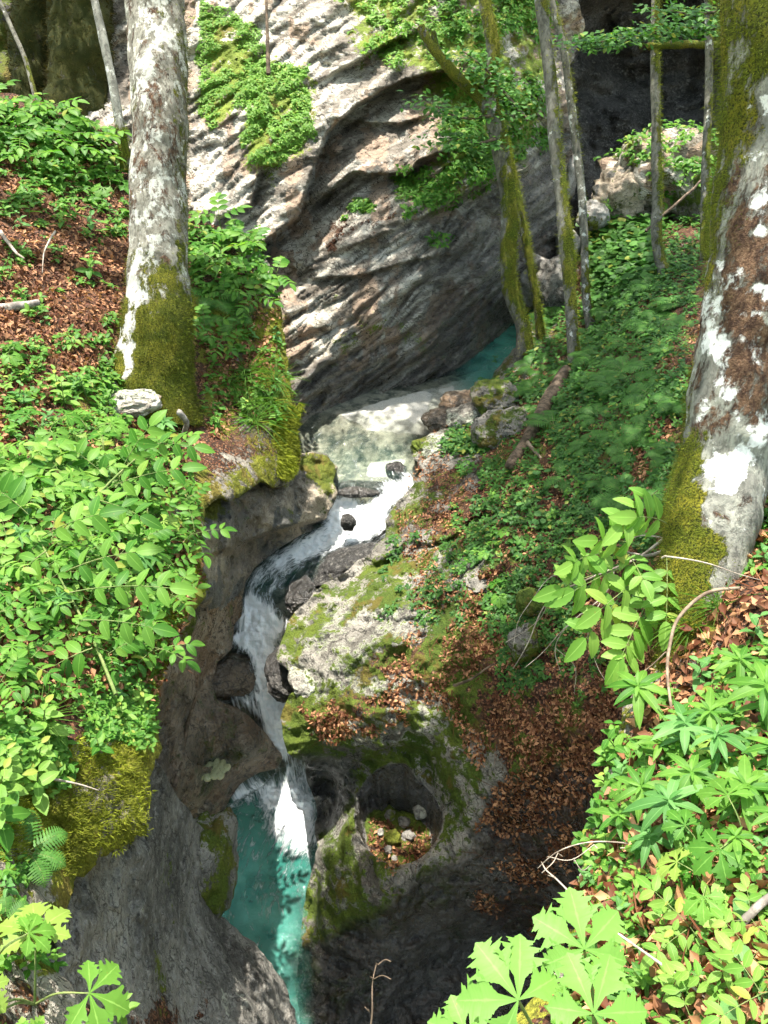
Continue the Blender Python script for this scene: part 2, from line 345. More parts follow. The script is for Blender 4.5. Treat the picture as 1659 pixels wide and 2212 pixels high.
def mat_bed():
    """R: clean pale sand, else dark rock and cobbles"""
    t = NT('river_bed'); a = t.n('ShaderNodeAttribute', attribute_name='mask'); R, G, B = t.sep(a.outputs['Color'])[:3]
    sp = t.noise(90, 3, .8); s = t.mix(t.step(sp, .35, .65), (.34, .33, .29), (.62, .60, .54)); s = t.mix(t.step(t.noise(3, 4), .45, .7), s, t.mix(.35, s, (.30, .27, .20)))
    c = t.mix(t.step(t.noise(6, 6, .7), .38, .62), (.06, .07, .055), (.26, .25, .19)); c = t.mix(t.step(t.noise(14, 4), .60, .70), c, (.34, .32, .26))
    m = t.step(t.math('ADD', R, t.math('MULTIPLY', t.math('SUBTRACT', t.noise(4, 6, .7), .5), .8)), .42, .58)
    return t.done(t.pbr(t.mix(m, c, s), .7, t.bump(t.math('ADD', t.noise(20, 4), t.math('MULTIPLY', sp, .3)), .5, .03), .3))
M_BED = mat_bed()
# ---------------------------------------------------------------- terrain sheets
SHEETS = {}
def tone(Q):
    return np.stack([.5+.55*fbm(Q, .9, 6, .6), .5+.55*fbm(Q+31, 1.9, 6, .62), .5+.5*fbm(Q+77, 2.7, 6, .66), np.ones(len(Q))], 1)
_CL = [(1150, 700, 2.1), (1000, 820, 2.1), (860, 940, 2.1), (800, 1000, 2.1), (850, 1055, 2.), (790, 1115, 1.8), (720, 1150, 1.65), (630, 1195, 1.58), (570, 1260, 1.5), (560, 1330, 1.3), (560, 1400, 1.13), (578, 1480, .95), (600, 1570, .6), (625, 1660, .0), (640, 1740, 0), (600, 1850, 0), (570, 1950, 0), (610, 2100, 0), (660, 2460, 0)]
def flow(Q):
    c = np.array(_CL, float); W = pt(c[:, 0], c[:, 1], D_of_z(c[:, 0], c[:, 1], c[:, 2])); W = catmull(W, 6); s = np.concatenate([[0], np.cumsum(np.linalg.norm(np.diff(W, axis=0), axis=1))]); best = np.full(len(Q), 1e9); S_ = np.zeros(len(Q)); T_ = np.zeros(len(Q))
    for i in range(len(W)-1):
        a = W[i, :2]; d = W[i+1, :2]-a; l = np.linalg.norm(d)+1e-9; t = np.clip(((Q[:, :2]-a)@d)/l/l, 0, 1); r = Q[:, :2]-a-t[:, None]*d; q = np.linalg.norm(r, axis=1); m = q < best; best[m] = q[m]; S_[m] = (s[i]+t*l)[m]; T_[m] = (np.sign(r[:, 0]*d[1]-r[:, 1]*d[0])*q)[m]
    return np.stack([S_*.45, T_*1.6, 0*S_, 0*S_+1], 1)
def tone_strata(Q):
    u, v, _ = project(Q); q = np.stack([u/200, v/200, 0*u], 1); q = q+.10*np.stack([fbm(q, 1, 3), fbm(q+9, 1, 3), 0*u], 1); a = math.radians(36); al = q[:, 0]*math.cos(a)-q[:, 1]*math.sin(a); ac = q[:, 0]*math.sin(a)+q[:, 1]*math.cos(a)
    t = tone(Q); s = fbm(np.stack([al*.9, ac*9, 0*u], 1), 1, 5, .65); l = sstep(.10, .0, np.abs(perlin(np.stack([al*1.3, ac*8, 0*u+7], 1)))); t[:, 0] = np.clip(.5*t[:, 0]+.25+.40*s-.35*l, 0, 1.2); t[:, 1] = .5*t[:, 1]+.25+.3*fbm(np.stack([u/60, v/420, 0*u], 1), 1, 4, .6); return t
class Sheet:
    def __init__(s, name, poly, ctrl, mat, disp=None, mask=None, step=5, wig=5, skirt=1.2, down=.35, seed=0, zmode=False, zfn=None, kind='structure', smooth=1e-4):
        s.name = name; s.poly = wiggle(poly, wig, seed=seed) if wig else np.array(poly, float); s.step = step
        c = np.array(ctrl, float)
        if zmode: s.ev = lambda u, v: D_of_z(u, v, rbf(c[:, :2], c[:, 2], np.stack([u, v], 1), smooth))
        else: s.ev = lambda u, v: np.exp(rbf(c[:, :2], np.log(c[:, 2]), np.stack([u, v], 1), smooth))
        s.disp = disp; s.zfn = zfn
        lo = s.poly.min(0)-step; hi = s.poly.max(0)+step
        us = np.arange(lo[0], hi[0]+step, step); vs = np.arange(lo[1], hi[1]+step, step); nu, nv = len(us), len(vs)
        U, V = np.meshgrid(us, vs); U = U.ravel().copy(); V = V.ravel().copy()
        fi = (np.arange(nv-1)[:, None]*nu+np.arange(nu-1)[None]).ravel()
        F = np.stack([fi, fi+nu, fi+nu+1, fi+1], 1)
        ins = in_poly(s.poly, U[F].mean(1), V[F].mean(1)); F = F[ins]
        E = np.concatenate([F[:, [0, 1]], F[:, [1, 2]], F[:, [2, 3]], F[:, [3, 0]]]); key = np.sort(E, 1); k = key[:, 0]*nu*nv+key[:, 1]
        uq, inv, cnt = np.unique(k, return_inverse=True, return_counts=True); be = E[cnt[inv] == 1]
        bv = np.unique(be); d, sx, sy, _ = dist_line(s.poly, U[bv], V[bv], True); ok = d < step*1.2
        U[bv[ok]] = sx[ok]; V[bv[ok]] = sy[ok]
        used = np.unique(F); remap = -np.ones(nu*nv, int); remap[used] = np.arange(len(used)); F = remap[F]; be = remap[be]; U = U[used]; V = V[used]
        P, D = s.pos(U, V); s.U, s.V, s.P, s.F = U, V, P, F
        M = mask(U, V, P) if mask else np.zeros((len(U), 4))
        if M.shape[1] == 3: M = np.concatenate([M, np.zeros((len(M), 1))], 1)
        # normals
        n = np.zeros_like(P); fn = np.cross(P[F[:, 2]]-P[F[:, 0]], P[F[:, 3]]-P[F[:, 1]])
        for i in range(4): np.add.at(n, F[:, i], fn)
        n /= np.linalg.norm(n, axis=1)[:, None]+1e-12
        vw = P-np.array([0, 0, CAM_H])
        if (n*vw).sum(1).mean() > 0: n = -n; F = F[:, ::-1]; be = be[:, ::-1]
        s.N = n
        VV, FF, MM = [P], [F], [M]
        if skirt:
            b = np.unique(be); mp = -np.ones(len(P), int); mp[b] = np.arange(len(b)); rd = vw[b]/np.linalg.norm(vw[b], axis=1)[:, None]
            rings = [b]; base = len(P); nk = 5; cen = np.array([U.mean(), V.mean()])
            for i in range(1, nk+1):
                q = i/nk; off = rd*skirt*q+np.array([0, 0, -1.])*0
                dc = (cen-np.stack([U[b], V[b]], 1)); dc /= np.linalg.norm(dc, axis=1)[:, None]+1e-9
                sh = pt(U[b]+dc[:, 0]*12*q*down*3, V[b]+dc[:, 1]*12*q*down*3, D[b])-pt(U[b], V[b], D[b])
                pp = P[b]+off+sh+rd*(.10*fbm(P[b]*1.0+q*3, 2., 3))[:, None]*q
                VV.append(pp); MM.append(M[b]); rings.append(base+np.arange(len(b))); base += len(b)
            for i in range(nk):
                A = (lambda x: x) if i == 0 else None
                r0 = rings[i]; r1 = rings[i+1]
                FF.append(np.stack([r0[mp[be[:, 1]]], r0[mp[be[:, 0]]], r1[mp[be[:, 0]]], r1[mp[be[:, 1]]]], 1))
        s.obj = mesh_obj(name, np.concatenate(VV), np.concatenate(FF), mat, attrs=(lambda Q, W: {'mask': W+((fbm(Q, 2.4, 6, .66)*.34+(.55-np.abs(perlin(Q*6.1)))*.35*(np.abs(perlin(Q*2.7+4))))*1.15)[:, None]*np.array([1, .85, .6, .9])*(W > .03), 'tone': tone(Q) if name != 'cliff' else tone_strata(Q)} if name not in ('stream', 'river_bed') else {'mask': W, 'flow': flow(Q)})(np.concatenate(VV), np.concatenate(MM)))
        if kind: s.obj['kind'] = kind
        SHEETS[name] = s
    def pos(s, u, v):
        u = np.atleast_1d(np.asarray(u, float)); v = np.atleast_1d(np.asarray(v, float))
        D = s.ev(u, v); P = pt(u, v, D)
        if s.disp is not None: D = D+s.disp(P, u, v); P = pt(u, v, D)
        if s.zfn is not None: P[:, 2] += s.zfn(P, u, v)
        return P, D
    def hit(s, u, v):
        """the visible point of the finished surface nearest to a direction"""
        if not hasattr(s, 'uvd'): s.uvd = project(s.P)
        d = np.hypot(s.uvd[0]-u, s.uvd[1]-v); k = np.nonzero(d < 9)[0]
        k = k[np.argmin(s.uvd[2][k]+d[k]*.01)] if len(k) else np.argmin(d); return s.P[k], s.N[k], s.uvd[2][k]
    def at(s, u, v):
        P, D = s.pos(u, v); a, _ = s.pos(np.atleast_1d(u)+14., v); b, _ = s.pos(u, np.atleast_1d(v)+14.)
        n = np.cross(a-P, b-P); n /= np.linalg.norm(n, axis=1)[:, None]+1e-9
        vw = P-np.array([0, 0, CAM_H]); n *= -np.sign((n*vw).sum(1))[:, None]
        return P, n, D
def ledge(line, u, v, amp, wid, up=.35, wup=None, ends=80):
    """overhanging edge along a line drawn left to right: proud above it, cut back below it"""
    d, sx, sy, sg = dist_line(line, u, v); L = np.asarray(line, float)
    e = np.minimum(np.hypot(u-L[0, 0], v-L[0, 1]), np.hypot(u-L[-1, 0], v-L[-1, 1])); fade = sstep(0, ends, e)
    below = sg > 0
    return fade*np.where(below, amp*np.exp(-d/wid)*sstep(0, 10, d+2), -up*amp*np.exp(-d/(wup or wid)))
XY = lambda u, v, s=200.: np.stack([u/s, v/s, np.zeros_like(u)], 1)
# --- cave wall far behind
def d_cave(P, u, v): return -.8*np.abs(fbm(P, .45, 3))+.5*ridged(P, .4, 5, .55)-.3+.12*fbm(P, 2.2, 5, .6)
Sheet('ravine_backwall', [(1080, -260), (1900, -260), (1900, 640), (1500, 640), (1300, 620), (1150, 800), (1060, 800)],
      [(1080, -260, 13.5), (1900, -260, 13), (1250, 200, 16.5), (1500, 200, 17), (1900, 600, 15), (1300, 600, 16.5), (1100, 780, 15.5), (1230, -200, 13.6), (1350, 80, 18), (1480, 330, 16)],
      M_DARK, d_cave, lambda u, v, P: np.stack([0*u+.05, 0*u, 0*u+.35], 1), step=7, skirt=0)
# --- the great cliff
L1 = [(395, 470), (470, 500), (560, 530), (640, 470), (672, 370), (705, 285), (770, 225), (870, 172), (960, 150), (1010, 175)]
def d_cliff(P, u, v):
    q = XY(u, v); wq = q+.16*np.stack([fbm(q, .6, 2), fbm(q+9, .6, 2), 0*u], 1)+.02*np.stack([fbm(q, 5, 3), fbm(q+9, 5, 3), 0*u], 1)
    ang = math.radians(38); along = wq[:, 0]*math.cos(ang)-wq[:, 1]*math.sin(ang); acr = wq[:, 0]*math.sin(ang)+wq[:, 1]*math.cos(ang)
    low = sstep(430, 640, v+.45*(u-640)-0)           # lower, grooved part
    g = fbm(np.stack([along*.55, acr*2.4, 0*u], 1), 1., 5, .55); g1 = np.abs(perlin(np.stack([along*.9+4, acr*4.6, 0*u], 1)))
    g2 = fbm(np.stack([along*1.6, acr*6.5, 0*u], 1), 1., 4, .6); bl = np.abs(fbm(P+3, 1.3, 4, .55))
    g3 = np.abs(perlin(np.stack([along*1.1+fbm(q, 2, 2)*.1, acr*11, 0*u+3], 1)))
    r = .12*g-(.09+.06*low)*sstep(0, .3, g1)+.05+.045*g2*(1-.3*low)-.08*bl*(1.3-low*.9)-(.03+.05*low)*sstep(0, .18, g3)+.25*fbm(P, .45, 3)+.035*fbm(P, 3.2, 5, .6)*(1.3-low*.7)+.016*fbm(P, 14, 3, .7)
    r += ledge(L1, u, v, 1.15, 75, .12, 60)
    r += ledge([(640, 480), (700, 420), (760, 372), (880, 376), (905, 345), (1010, 310)], u, v, .5, 30, .5, 40)
    r += ledge([(620, 610), (700, 600), (780, 595), (880, 565), (1000, 540)], u, v, .22, 22, .5, 40)
    r += ledge([(425, 570), (470, 470), (540, 440), (560, 360), (620, 350)], u, v, .45, 40, .3, 50)
    r += ledge([(700, 250), (760, 262), (860, 268), (920, 250), (960, 205)], u, v, .3, 24, .5, 35)
    r += ledge([(860, 490), (950, 452), (1060, 390), (1130, 350)], u, v, .35, 90, .3, 40)
    r += ledge([(700, 165), (760, 140), (840, 90), (930, 50)], u, v, .4, 26, .4, 30)
    r += ledge([(660, 560), (600, 640), (640, 720)], u, v, .2, 30, .2, 30)
    return r
def m_cliff(u, v, P):
    moss = mpoly([[(430, 0), (560, 60), (560, 200), (470, 280), (425, 230)], [(530, 130), (660, 140), (670, 300), (580, 380), (520, 360)]], u, v, 30)*.75
    moss = np.maximum(moss, mpoly([[(730, -50), (1180, -50), (1190, 330), (1050, 390), (950, 330), (900, 150), (760, 130)]], u, v, 40)*.62)
    moss = np.maximum(moss, mpoly([[(860, 380), (1060, 300), (1080, 390), (940, 470), (860, 460)]], u, v, 25)*.6)
    moss = np.maximum(moss, mpoly([[(640, 700), (900, 640), (1000, 720), (960, 800), (860, 830), (700, 800)]], u, v, 60)*.22)
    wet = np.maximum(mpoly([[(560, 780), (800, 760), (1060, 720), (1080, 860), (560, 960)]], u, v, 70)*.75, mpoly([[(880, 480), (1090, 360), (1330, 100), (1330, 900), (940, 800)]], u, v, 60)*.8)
    lit = mpoly([[(660, 500), (800, 400), (860, 420), (880, 470), (700, 560)]], u, v, 25)*.42
    return np.stack([moss, lit, wet, mpoly([[(420, -100), (700, -100), (660, 300), (420, 420)]], u, v, 40)*.1], 1)
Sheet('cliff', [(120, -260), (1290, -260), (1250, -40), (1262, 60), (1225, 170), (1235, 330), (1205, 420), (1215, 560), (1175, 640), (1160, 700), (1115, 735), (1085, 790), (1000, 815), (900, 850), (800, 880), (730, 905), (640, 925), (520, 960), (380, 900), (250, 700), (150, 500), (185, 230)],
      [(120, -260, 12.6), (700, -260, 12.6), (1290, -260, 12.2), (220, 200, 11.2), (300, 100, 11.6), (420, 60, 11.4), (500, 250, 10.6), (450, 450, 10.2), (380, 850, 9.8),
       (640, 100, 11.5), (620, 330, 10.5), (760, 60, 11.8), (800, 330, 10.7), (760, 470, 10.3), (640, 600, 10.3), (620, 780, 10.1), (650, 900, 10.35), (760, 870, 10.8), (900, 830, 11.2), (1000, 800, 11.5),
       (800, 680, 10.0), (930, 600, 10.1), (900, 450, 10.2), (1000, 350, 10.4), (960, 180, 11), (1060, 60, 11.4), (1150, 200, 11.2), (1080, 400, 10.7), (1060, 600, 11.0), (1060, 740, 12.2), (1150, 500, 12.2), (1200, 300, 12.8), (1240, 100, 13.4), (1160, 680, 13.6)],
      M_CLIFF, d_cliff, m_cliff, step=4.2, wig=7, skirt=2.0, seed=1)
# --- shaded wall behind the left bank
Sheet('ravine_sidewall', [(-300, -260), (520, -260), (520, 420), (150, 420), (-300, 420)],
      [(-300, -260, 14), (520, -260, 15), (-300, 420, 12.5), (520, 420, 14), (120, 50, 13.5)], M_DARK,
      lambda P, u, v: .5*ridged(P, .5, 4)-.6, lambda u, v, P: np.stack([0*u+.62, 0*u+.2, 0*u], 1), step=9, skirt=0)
# --- left bank
LB = [(-1100, 100), (-300, 150), (30, 205), (120, 225), (200, 258), (262, 320), (330, 380), (420, 470), (520, 510), (585, 575), (607, 650), (618, 780), (636, 850), (644, 920), (638, 975),
      (612, 1006), (560, 1022), (505, 1060), (442, 1075), (432, 1180), (440, 1268), (372, 1345), (336, 1440), (330, 1520), (345, 1590), (318, 1650), (312, 1775), (205, 1835), (152, 1885), (115, 1985), (98, 2060), (150, 2130), (230, 2215), (320, 2420), (-300, 2420), (-1100, 2500)]
def d_bank(P, u, v):
    r = .07*fbm(P, 1.3, 4)+.03*fbm(P, 5, 4, .6)+.01*fbm(P, 22, 2)
    r += ledge([(180, 690), (300, 745), (400, 700)], u, v, 0, 30)
    return r
def z_bank(P, u, v):
    edge, _, _, _ = dist_line(LB[10:30], u, v); return -.10*np.exp(-edge/14.)-.16*np.exp(-edge/38.)*sstep(820, 960, v)*sstep(560, 600, u)
def m_bank(u, v, P):
    edge, _, _, _ = dist_line(LB[8:31], u, v)
    moss = .72*np.exp(-np.maximum(edge-25, 0)/45.)*sstep(500, 700, v)
    moss = np.maximum(moss, mpoly([[(150, 1590), (318, 1600), (315, 1790), (160, 1870), (-50, 1860), (-50, 1700)], [(400, 640), (610, 650), (646, 950), (560, 1010), (420, 900)]], u, v, 40)*.62)
    moss = np.maximum(moss, mpoly([[(100, 760), (250, 760), (420, 860), (380, 960), (180, 930)], [(-50, 1850), (150, 1880), (100, 2060), (-50, 2080)]], u, v, 35)*.5)
    lit = 1-.55*np.exp(-edge/60.); lit = np.where(v > 1600, lit*.5, lit)
    lit = np.maximum(lit, mpoly([[(430, 700), (560, 640), (600, 800), (560, 900), (440, 900)]], u, v, 30)*.7)
    rock = mpoly([[(230, 820), (400, 830), (380, 890), (240, 900)]], u, v, 15); lit = lit*(1-rock)
    return np.stack([moss*(1-.5*rock), lit*(1-moss*.3), 0*u, .5*mpoly([[(250, 820), (390, 830), (380, 890), (240, 890)], [(60, 1790), (210, 1790), (200, 1850), (60, 1950)]], u, v, 20)], 1)
Sheet('ground', LB, [(-1100, 100, 9.4), (-1100, 1200, 3.7), (-1100, 2500, 2.1), (-300, 150, 9.2), (0, 200, 9.5), (190, 250, 9.6), (270, 350, 9.9), (200, 480, 8.6), (0, 500, 7.6), (0, 800, 6.3), (200, 700, 7.2), (330, 860, 7.55), (450, 480, 9.6), (560, 560, 9.3), (600, 650, 8.9),
      (520, 700, 8.6), (630, 860, 8.3), (640, 1000, 8.05), (550, 1010, 7.6), (500, 900, 8.0), (400, 1000, 6.9), (435, 1100, 6.4), (440, 1270, 5.7), (200, 1200, 4.9), (0, 1200, 4.35), (-300, 1200, 3.9), (-300, 800, 5.2), (370, 1340, 5.2), (330, 1500, 4.6),
      (345, 1600, 4.25), (0, 1600, 3.3), (200, 1500, 4.1), (310, 1770, 3.95), (200, 1830, 3.6), (0, 1900, 2.9), (150, 1885, 3.4), (100, 2050, 3.0), (-300, 1900, 2.7), (0, 2200, 2.4), (230, 2215, 2.9), (320, 2400, 2.7), (-300, 2400, 2.1), (-300, 1600, 3.0)],
      M_BANK, d_bank, m_bank, step=4.5, wig=7, seed=2, zfn=z_bank, skirt=1.0)
# --- grey wall under the left bank
def d_grey(P, u, v):
    q = XY(u, v); r = .09*fbm(P, .9, 4)+.04*fbm(P, 4, 5, .65)+.010*fbm(P, 20, 3)-.05*np.abs(perlin(P*2.6))+.01*fbm(P, 12, 3)
    r += -.05*(ridged(np.stack([q[:, 0]*3.2, q[:, 1]*.9, 0*u], 1), 1, 3)-1.1); r += ledge([(120, 1990), (220, 1950), (300, 1990), (480, 1980)], u, v, .03, 30, .3, 60)+ledge([(455, 1985), (500, 2090), (560, 2200), (600, 2300)][::-1], u, v, .14, 60, .5, 60)
    return r
def m_grey(u, v, P):
    return np.stack([mpoly([[(330, 1850), (430, 1980), (380, 2200), (340, 2000)]], u, v, 60)*.26, mpoly([[(260, 2160), (420, 2150), (450, 2300), (250, 2300)]], u, v, 40)*.55, 0*u+.08, mpoly([[(420, 1700), (480, 1760), (470, 1900), (400, 1800)], [(480, 2080), (640, 2120), (650, 2300), (480, 2300)]], u, v, 40)*.18], 1)
Sheet('rock_wall_under_bank', [(60, 1860), (150, 1800), (200, 1740), (300, 1600), (346, 1655), (372, 1700), (405, 1745), (440, 1790), (452, 1900), (445, 1955), (500, 1995), (560, 2050), (604, 2105), (636, 2180), (665, 2300), (690, 2460), (60, 2460)],
      [(60, 1860, 3.6), (300, 1600, 4.7), (346, 1660, 5.2), (440, 1790, 6.2), (445, 1955, 6.0), (500, 1995, 6.2), (604, 2105, 6.25), (640, 2200, 6.1), (300, 1850, 4.5), (200, 2000, 3.7), (100, 2200, 3.1), (400, 2000, 5.3), (400, 2200, 4.7), (560, 2150, 5.7), (300, 2150, 4.1), (60, 2460, 2.9), (690, 2460, 5.6), (250, 2240, 3.45)],
      M_GREY, d_grey, m_grey, step=4.5, wig=5, seed=3, skirt=1.0)
# --- brown potholed rock left of the chute
PH1 = pt(450, 1634, 7.45)
def d_brown(P, u, v):
    q = XY(u, v); r = .10*fbm(P, 1.1, 4)+.045*fbm(P, 4.5, 4, .55)+.016*fbm(P, 16, 3)-.06*np.abs(perlin(P*3.1))
    r += -.07*(ridged(np.stack([q[:, 0]*2.8+q[:, 1]*.6, q[:, 1]*1.3, 0*u], 1), 1, 3)-1.1)
    return r
def z_brown(P, u, v):
    r = np.hypot((u-449)/44., (v-1622)/34.); z = sstep(1.05, .86, r)*(.66-P[:, 2])+.03*np.exp(-((r-1.3)/.3)**2)
    r2 = np.hypot((u-402)/26., (v-1470)/34.); z = z-.16*sstep(1.1, .6, r2); return z
def m_brown(u, v, P):
    rr = np.hypot((u-449)/44., (v-1622)/34.); pr = sstep(1.15, 1.0, rr)
    dark = mpoly([[(480, 1330), (530, 1250), (520, 1420), (580, 1520), (480, 1540), (450, 1440)]], u, v, 30)
    return np.stack([.20+0*u+.3*mpoly([[(430, 1680), (470, 1670), (470, 1720), (430, 1730)]], u, v, 20), 0*u, .55*sstep(1330, 1560, v)+.3*dark+.6*pr, 0*u], 1)
Sheet('potholed_rock', [(310, 1340), (380, 1290), (440, 1230), (440, 1050), (530, 1080), (528, 1240), (522, 1330), (505, 1350), (503, 1400), (470, 1430), (458, 1480), (470, 1510), (500, 1525), (540, 1548), (580, 1590), (606, 1625), (618, 1655), (560, 1668), (515, 1695), (490, 1740), (468, 1775), (430, 1775), (370, 1740), (290, 1660), (290, 1450)],
      [(310, 1340, 6.2), (380, 1290, 6.4), (440, 1060, 7.2), (530, 1080, 8.2), (528, 1240, 8.35), (440, 1250, 6.9), (505, 1350, 8.2), (503, 1400, 8.15), (420, 1350, 6.9), (400, 1450, 7.0), (350, 1500, 6.5), (458, 1480, 7.8), (470, 1515, 7.75), (540, 1550, 7.85), (606, 1630, 8.15), (560, 1668, 8.2), (515, 1695, 8.15), (480, 1755, 7.9), (430, 1770, 7.7),
       (530, 1610, 7.6), (450, 1636, 7.4), (380, 1600, 7.05), (345, 1650, 6.7), (370, 1735, 7.1), (290, 1660, 6.4), (290, 1450, 6.0)],
      M_BROWN, d_brown, m_brown, step=3.5, wig=3, seed=4, zfn=z_brown, skirt=1.0)
# --- tan overhanging rock by the upper pool
def d_tan(P, u, v):
    r = .09*fbm(P, 1.6, 4)+.05*fbm(P, 5, 5, .65)+.016*fbm(P, 18, 3)-.07*np.abs(perlin(P*3))-.05*(ridged(P, 1.5, 3)-1.2)
    return r+ledge([(500, 1180), (600, 1140), (700, 1120), (730, 1080)], u, v, .45, 60, .2, 30, 30)
Sheet('overhanging_rock', [(400, 1080), (470, 1040), (540, 990), (640, 975), (705, 980), (728, 1010), (722, 1040), (730, 1062), (712, 1105), (690, 1140), (645, 1160), (600, 1185), (560, 1215), (530, 1255), (515, 1330), (500, 1370), (470, 1400), (430, 1405), (395, 1360), (400, 1200)],
      [(400, 1080, 6.9), (540, 990, 8.2), (640, 975, 8.9), (720, 1000, 9.1), (730, 1062, 8.9), (620, 1060, 8.3), (640, 1140, 8.35), (530, 1100, 7.7), (560, 1200, 8.2), (470, 1150, 7.0), (440, 1290, 6.7), (520, 1280, 8.1), (400, 1200, 6.6), (500, 1370, 8.6), (440, 1400, 7.6), (395, 1360, 7.2)],
      M_TAN, d_tan, lambda u, v, P: np.stack([.62*mpoly([[(650, 980), (730, 985), (730, 1050), (690, 1060), (640, 1010)], [(400, 1080), (540, 1000), (520, 1050), (450, 1150)]], u, v, 20)+.12, .3*mpoly([[(400, 1080), (500, 1040), (460, 1200)]], u, v, 30), .6*sstep(1060, 1180, v+.3*(u-600)*-1)*(u > 470), .1+0*u], 1),
      step=3.6, wig=5, seed=5, skirt=1.4)
# --- right hand slope
PH2 = (862, 1800)
def d_slope(P, u, v):
    r = .11*fbm(P, .9, 4)+.045*fbm(P, 3.5, 5, .65)+.022*fbm(P, 13, 3, .6)-.05*np.abs(perlin(P*3.3))*sstep(1300, 1000, u)
    rk = sstep(1300, 900, u+.25*(v-1400))*sstep(950, 1150, v)
    r += -.10*rk*(ridged(P*np.array([1, .8, 1.6]), 1.5, 4, .55)-1.25)
    u0, v0 = u, v; u = u+26*fbm(XY(u0, v0), 2.2, 4); v = v+26*fbm(XY(u0, v0)+8, 2.2, 4)
    r += ledge([(850, 1190), (930, 1170), (1010, 1140), (1080, 1080)], u, v, .12, 26, .4, 40, 70)
    r += ledge([(760, 1330), (880, 1330), (960, 1290), (1040, 1250)], u, v, .05, 26, .4, 40, 90)
    r += ledge([(640, 1500), (720, 1480), (800, 1440), (900, 1400)], u, v, .03, 24, .4, 40, 90)
    r += ledge([(620, 1625), (680, 1650), (760, 1640), (850, 1610), (930, 1640), (985, 1720)], u, v, .10, 40, .4, 50, 30)
    r += ledge([(1000, 1900), (1100, 1750), (1180, 1640), (1250, 1580)], u, v, .07, 40, .4, 60, 120)
    r += ledge([(1050, 940), (1130, 910), (1230, 860)], u, v, .10, 26, .4, 40, 90)
    return r
def z_slope(P, u, v):
    a = (u-862)/90.; b = (v-1760)/104.; r = np.hypot(a, b)
    z = sstep(1.05, .86, r)*(.72+.04*fbm(P, 4, 3)-P[:, 2])
    r3 = np.hypot((u-930)/62., (v-1690)/70.); z = z-.18*sstep(1.1, .5, r3)*sstep(.84, 1.1, r)
    z = z+.05*np.exp(-((r-1.25)/.18)**2)*sstep(-.4, .6, b)
    return z
def m_slope(u, v, P):
    up = sstep(1240, 1000, v); moss = .34+.22*sstep(1300, 900, u)*sstep(1100, 1400, v)
    moss = np.maximum(moss, .62*mpoly([[(830, 1100), (900, 1030), (960, 1060), (920, 1110), (850, 1190)], [(700, 1260), (850, 1180), (960, 1170), (940, 1260), (820, 1340), (640, 1330)], [(940, 1560), (1090, 1590), (1100, 1700), (1000, 1720), (960, 1650)], [(740, 1560), (860, 1540), (930, 1600), (840, 1620)], [(840, 1850), (930, 1800), (900, 1900), (800, 1950)]], u, v, 25))
    moss = np.maximum(moss, .5*mpoly([[(1040, 870), (1130, 780), (1250, 780), (1240, 900), (1000, 980), (900, 1000), (900, 960)]], u, v, 35))
    lit = mpoly([[(1000, 1040), (1080, 880), (1180, 740), (1240, 560), (1300, 440), (1560, 400), (2700, 0), (2700, 2400), (1180, 2300), (1240, 1900), (1130, 1750), (1000, 1560), (920, 1480), (760, 1470), (800, 1400), (940, 1360), (960, 1300), (1060, 1220), (880, 1130)]], u, v, 55)*.95
    lit = np.maximum(lit, .75*mpoly([[(640, 1530), (760, 1480), (900, 1500), (820, 1560), (690, 1590)], [(930, 1010), (1010, 980), (1000, 1060), (880, 1090)]], u, v, 30))
    a = (u-862)/90.; b = (v-1760)/104.; lit = np.maximum(lit, .9*sstep(.86, .75, np.hypot(a, b)))
    lit = np.maximum(lit, .75*mpoly([[(1050, 1700), (1180, 1650), (1240, 2000), (1000, 2100)]], u, v, 70))
    lich = .50*mpoly([[(600, 1380), (640, 1320), (760, 1220), (900, 1300), (960, 1420), (980, 1600), (900, 1640), (620, 1640), (600, 1540)], [(680, 1760), (760, 1720), (800, 1760), (800, 1900), (850, 1960), (760, 2100), (650, 2150), (650, 1960)], [(900, 960), (1040, 860), (1060, 900), (960, 1000)]], u, v, 40)+.12
    wet = mpoly([[(655, 1640), (750, 1650), (760, 1720), (710, 1790), (670, 1790)], [(640, 2060), (820, 1980), (900, 1900), (1000, 1850), (1060, 1700), (1280, 1640), (1350, 2460), (640, 2460)]], u, v, 45)*1.1  # second polygon: wet algae-black rock, also painting in the gully's deep shade
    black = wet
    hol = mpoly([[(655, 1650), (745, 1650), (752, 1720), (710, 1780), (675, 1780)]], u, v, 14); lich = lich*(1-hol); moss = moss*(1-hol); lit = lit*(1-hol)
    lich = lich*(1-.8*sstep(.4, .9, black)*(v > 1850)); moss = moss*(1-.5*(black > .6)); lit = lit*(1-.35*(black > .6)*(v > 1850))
    rr_ = np.hypot(a, b); ring = sstep(1.12, 1.02, rr_)*sstep(.80, .88, rr_); moss = moss*(1-ring); lich = lich*(1-.7*ring); wet = np.maximum(wet, ring*(v < 1800)); lit = lit*(1-ring)  # shade on the bowl's far wall painted dark through the wet mask
    return np.stack([moss, lit, wet, lich], 1)
SL = [(2500, 100), (1900, 330), (1620, 420), (1560, 470), (1440, 470), (1330, 465), (1262, 500), (1240, 560), (1205, 640), (1150, 690), (1118, 745), (1068, 800), (1045, 850), (1040, 878), (985, 905), (905, 955), (893, 985), (915, 1020), (880, 1060), (842, 1100), (832, 1160), (800, 1195), (700, 1262), (645, 1312), (620, 1350), (603, 1395), (596, 1425), (622, 1448), (650, 1466), (640, 1490), (618, 1515), (606, 1550), (608, 1590), (622, 1632),
      (660, 1650), (672, 1700), (690, 1760), (678, 1800), (688, 1830), (672, 1890), (655, 1960), (648, 2050), (640, 2120), (652, 2250), (690, 2460), (1900, 2460), (2500, 2000)]
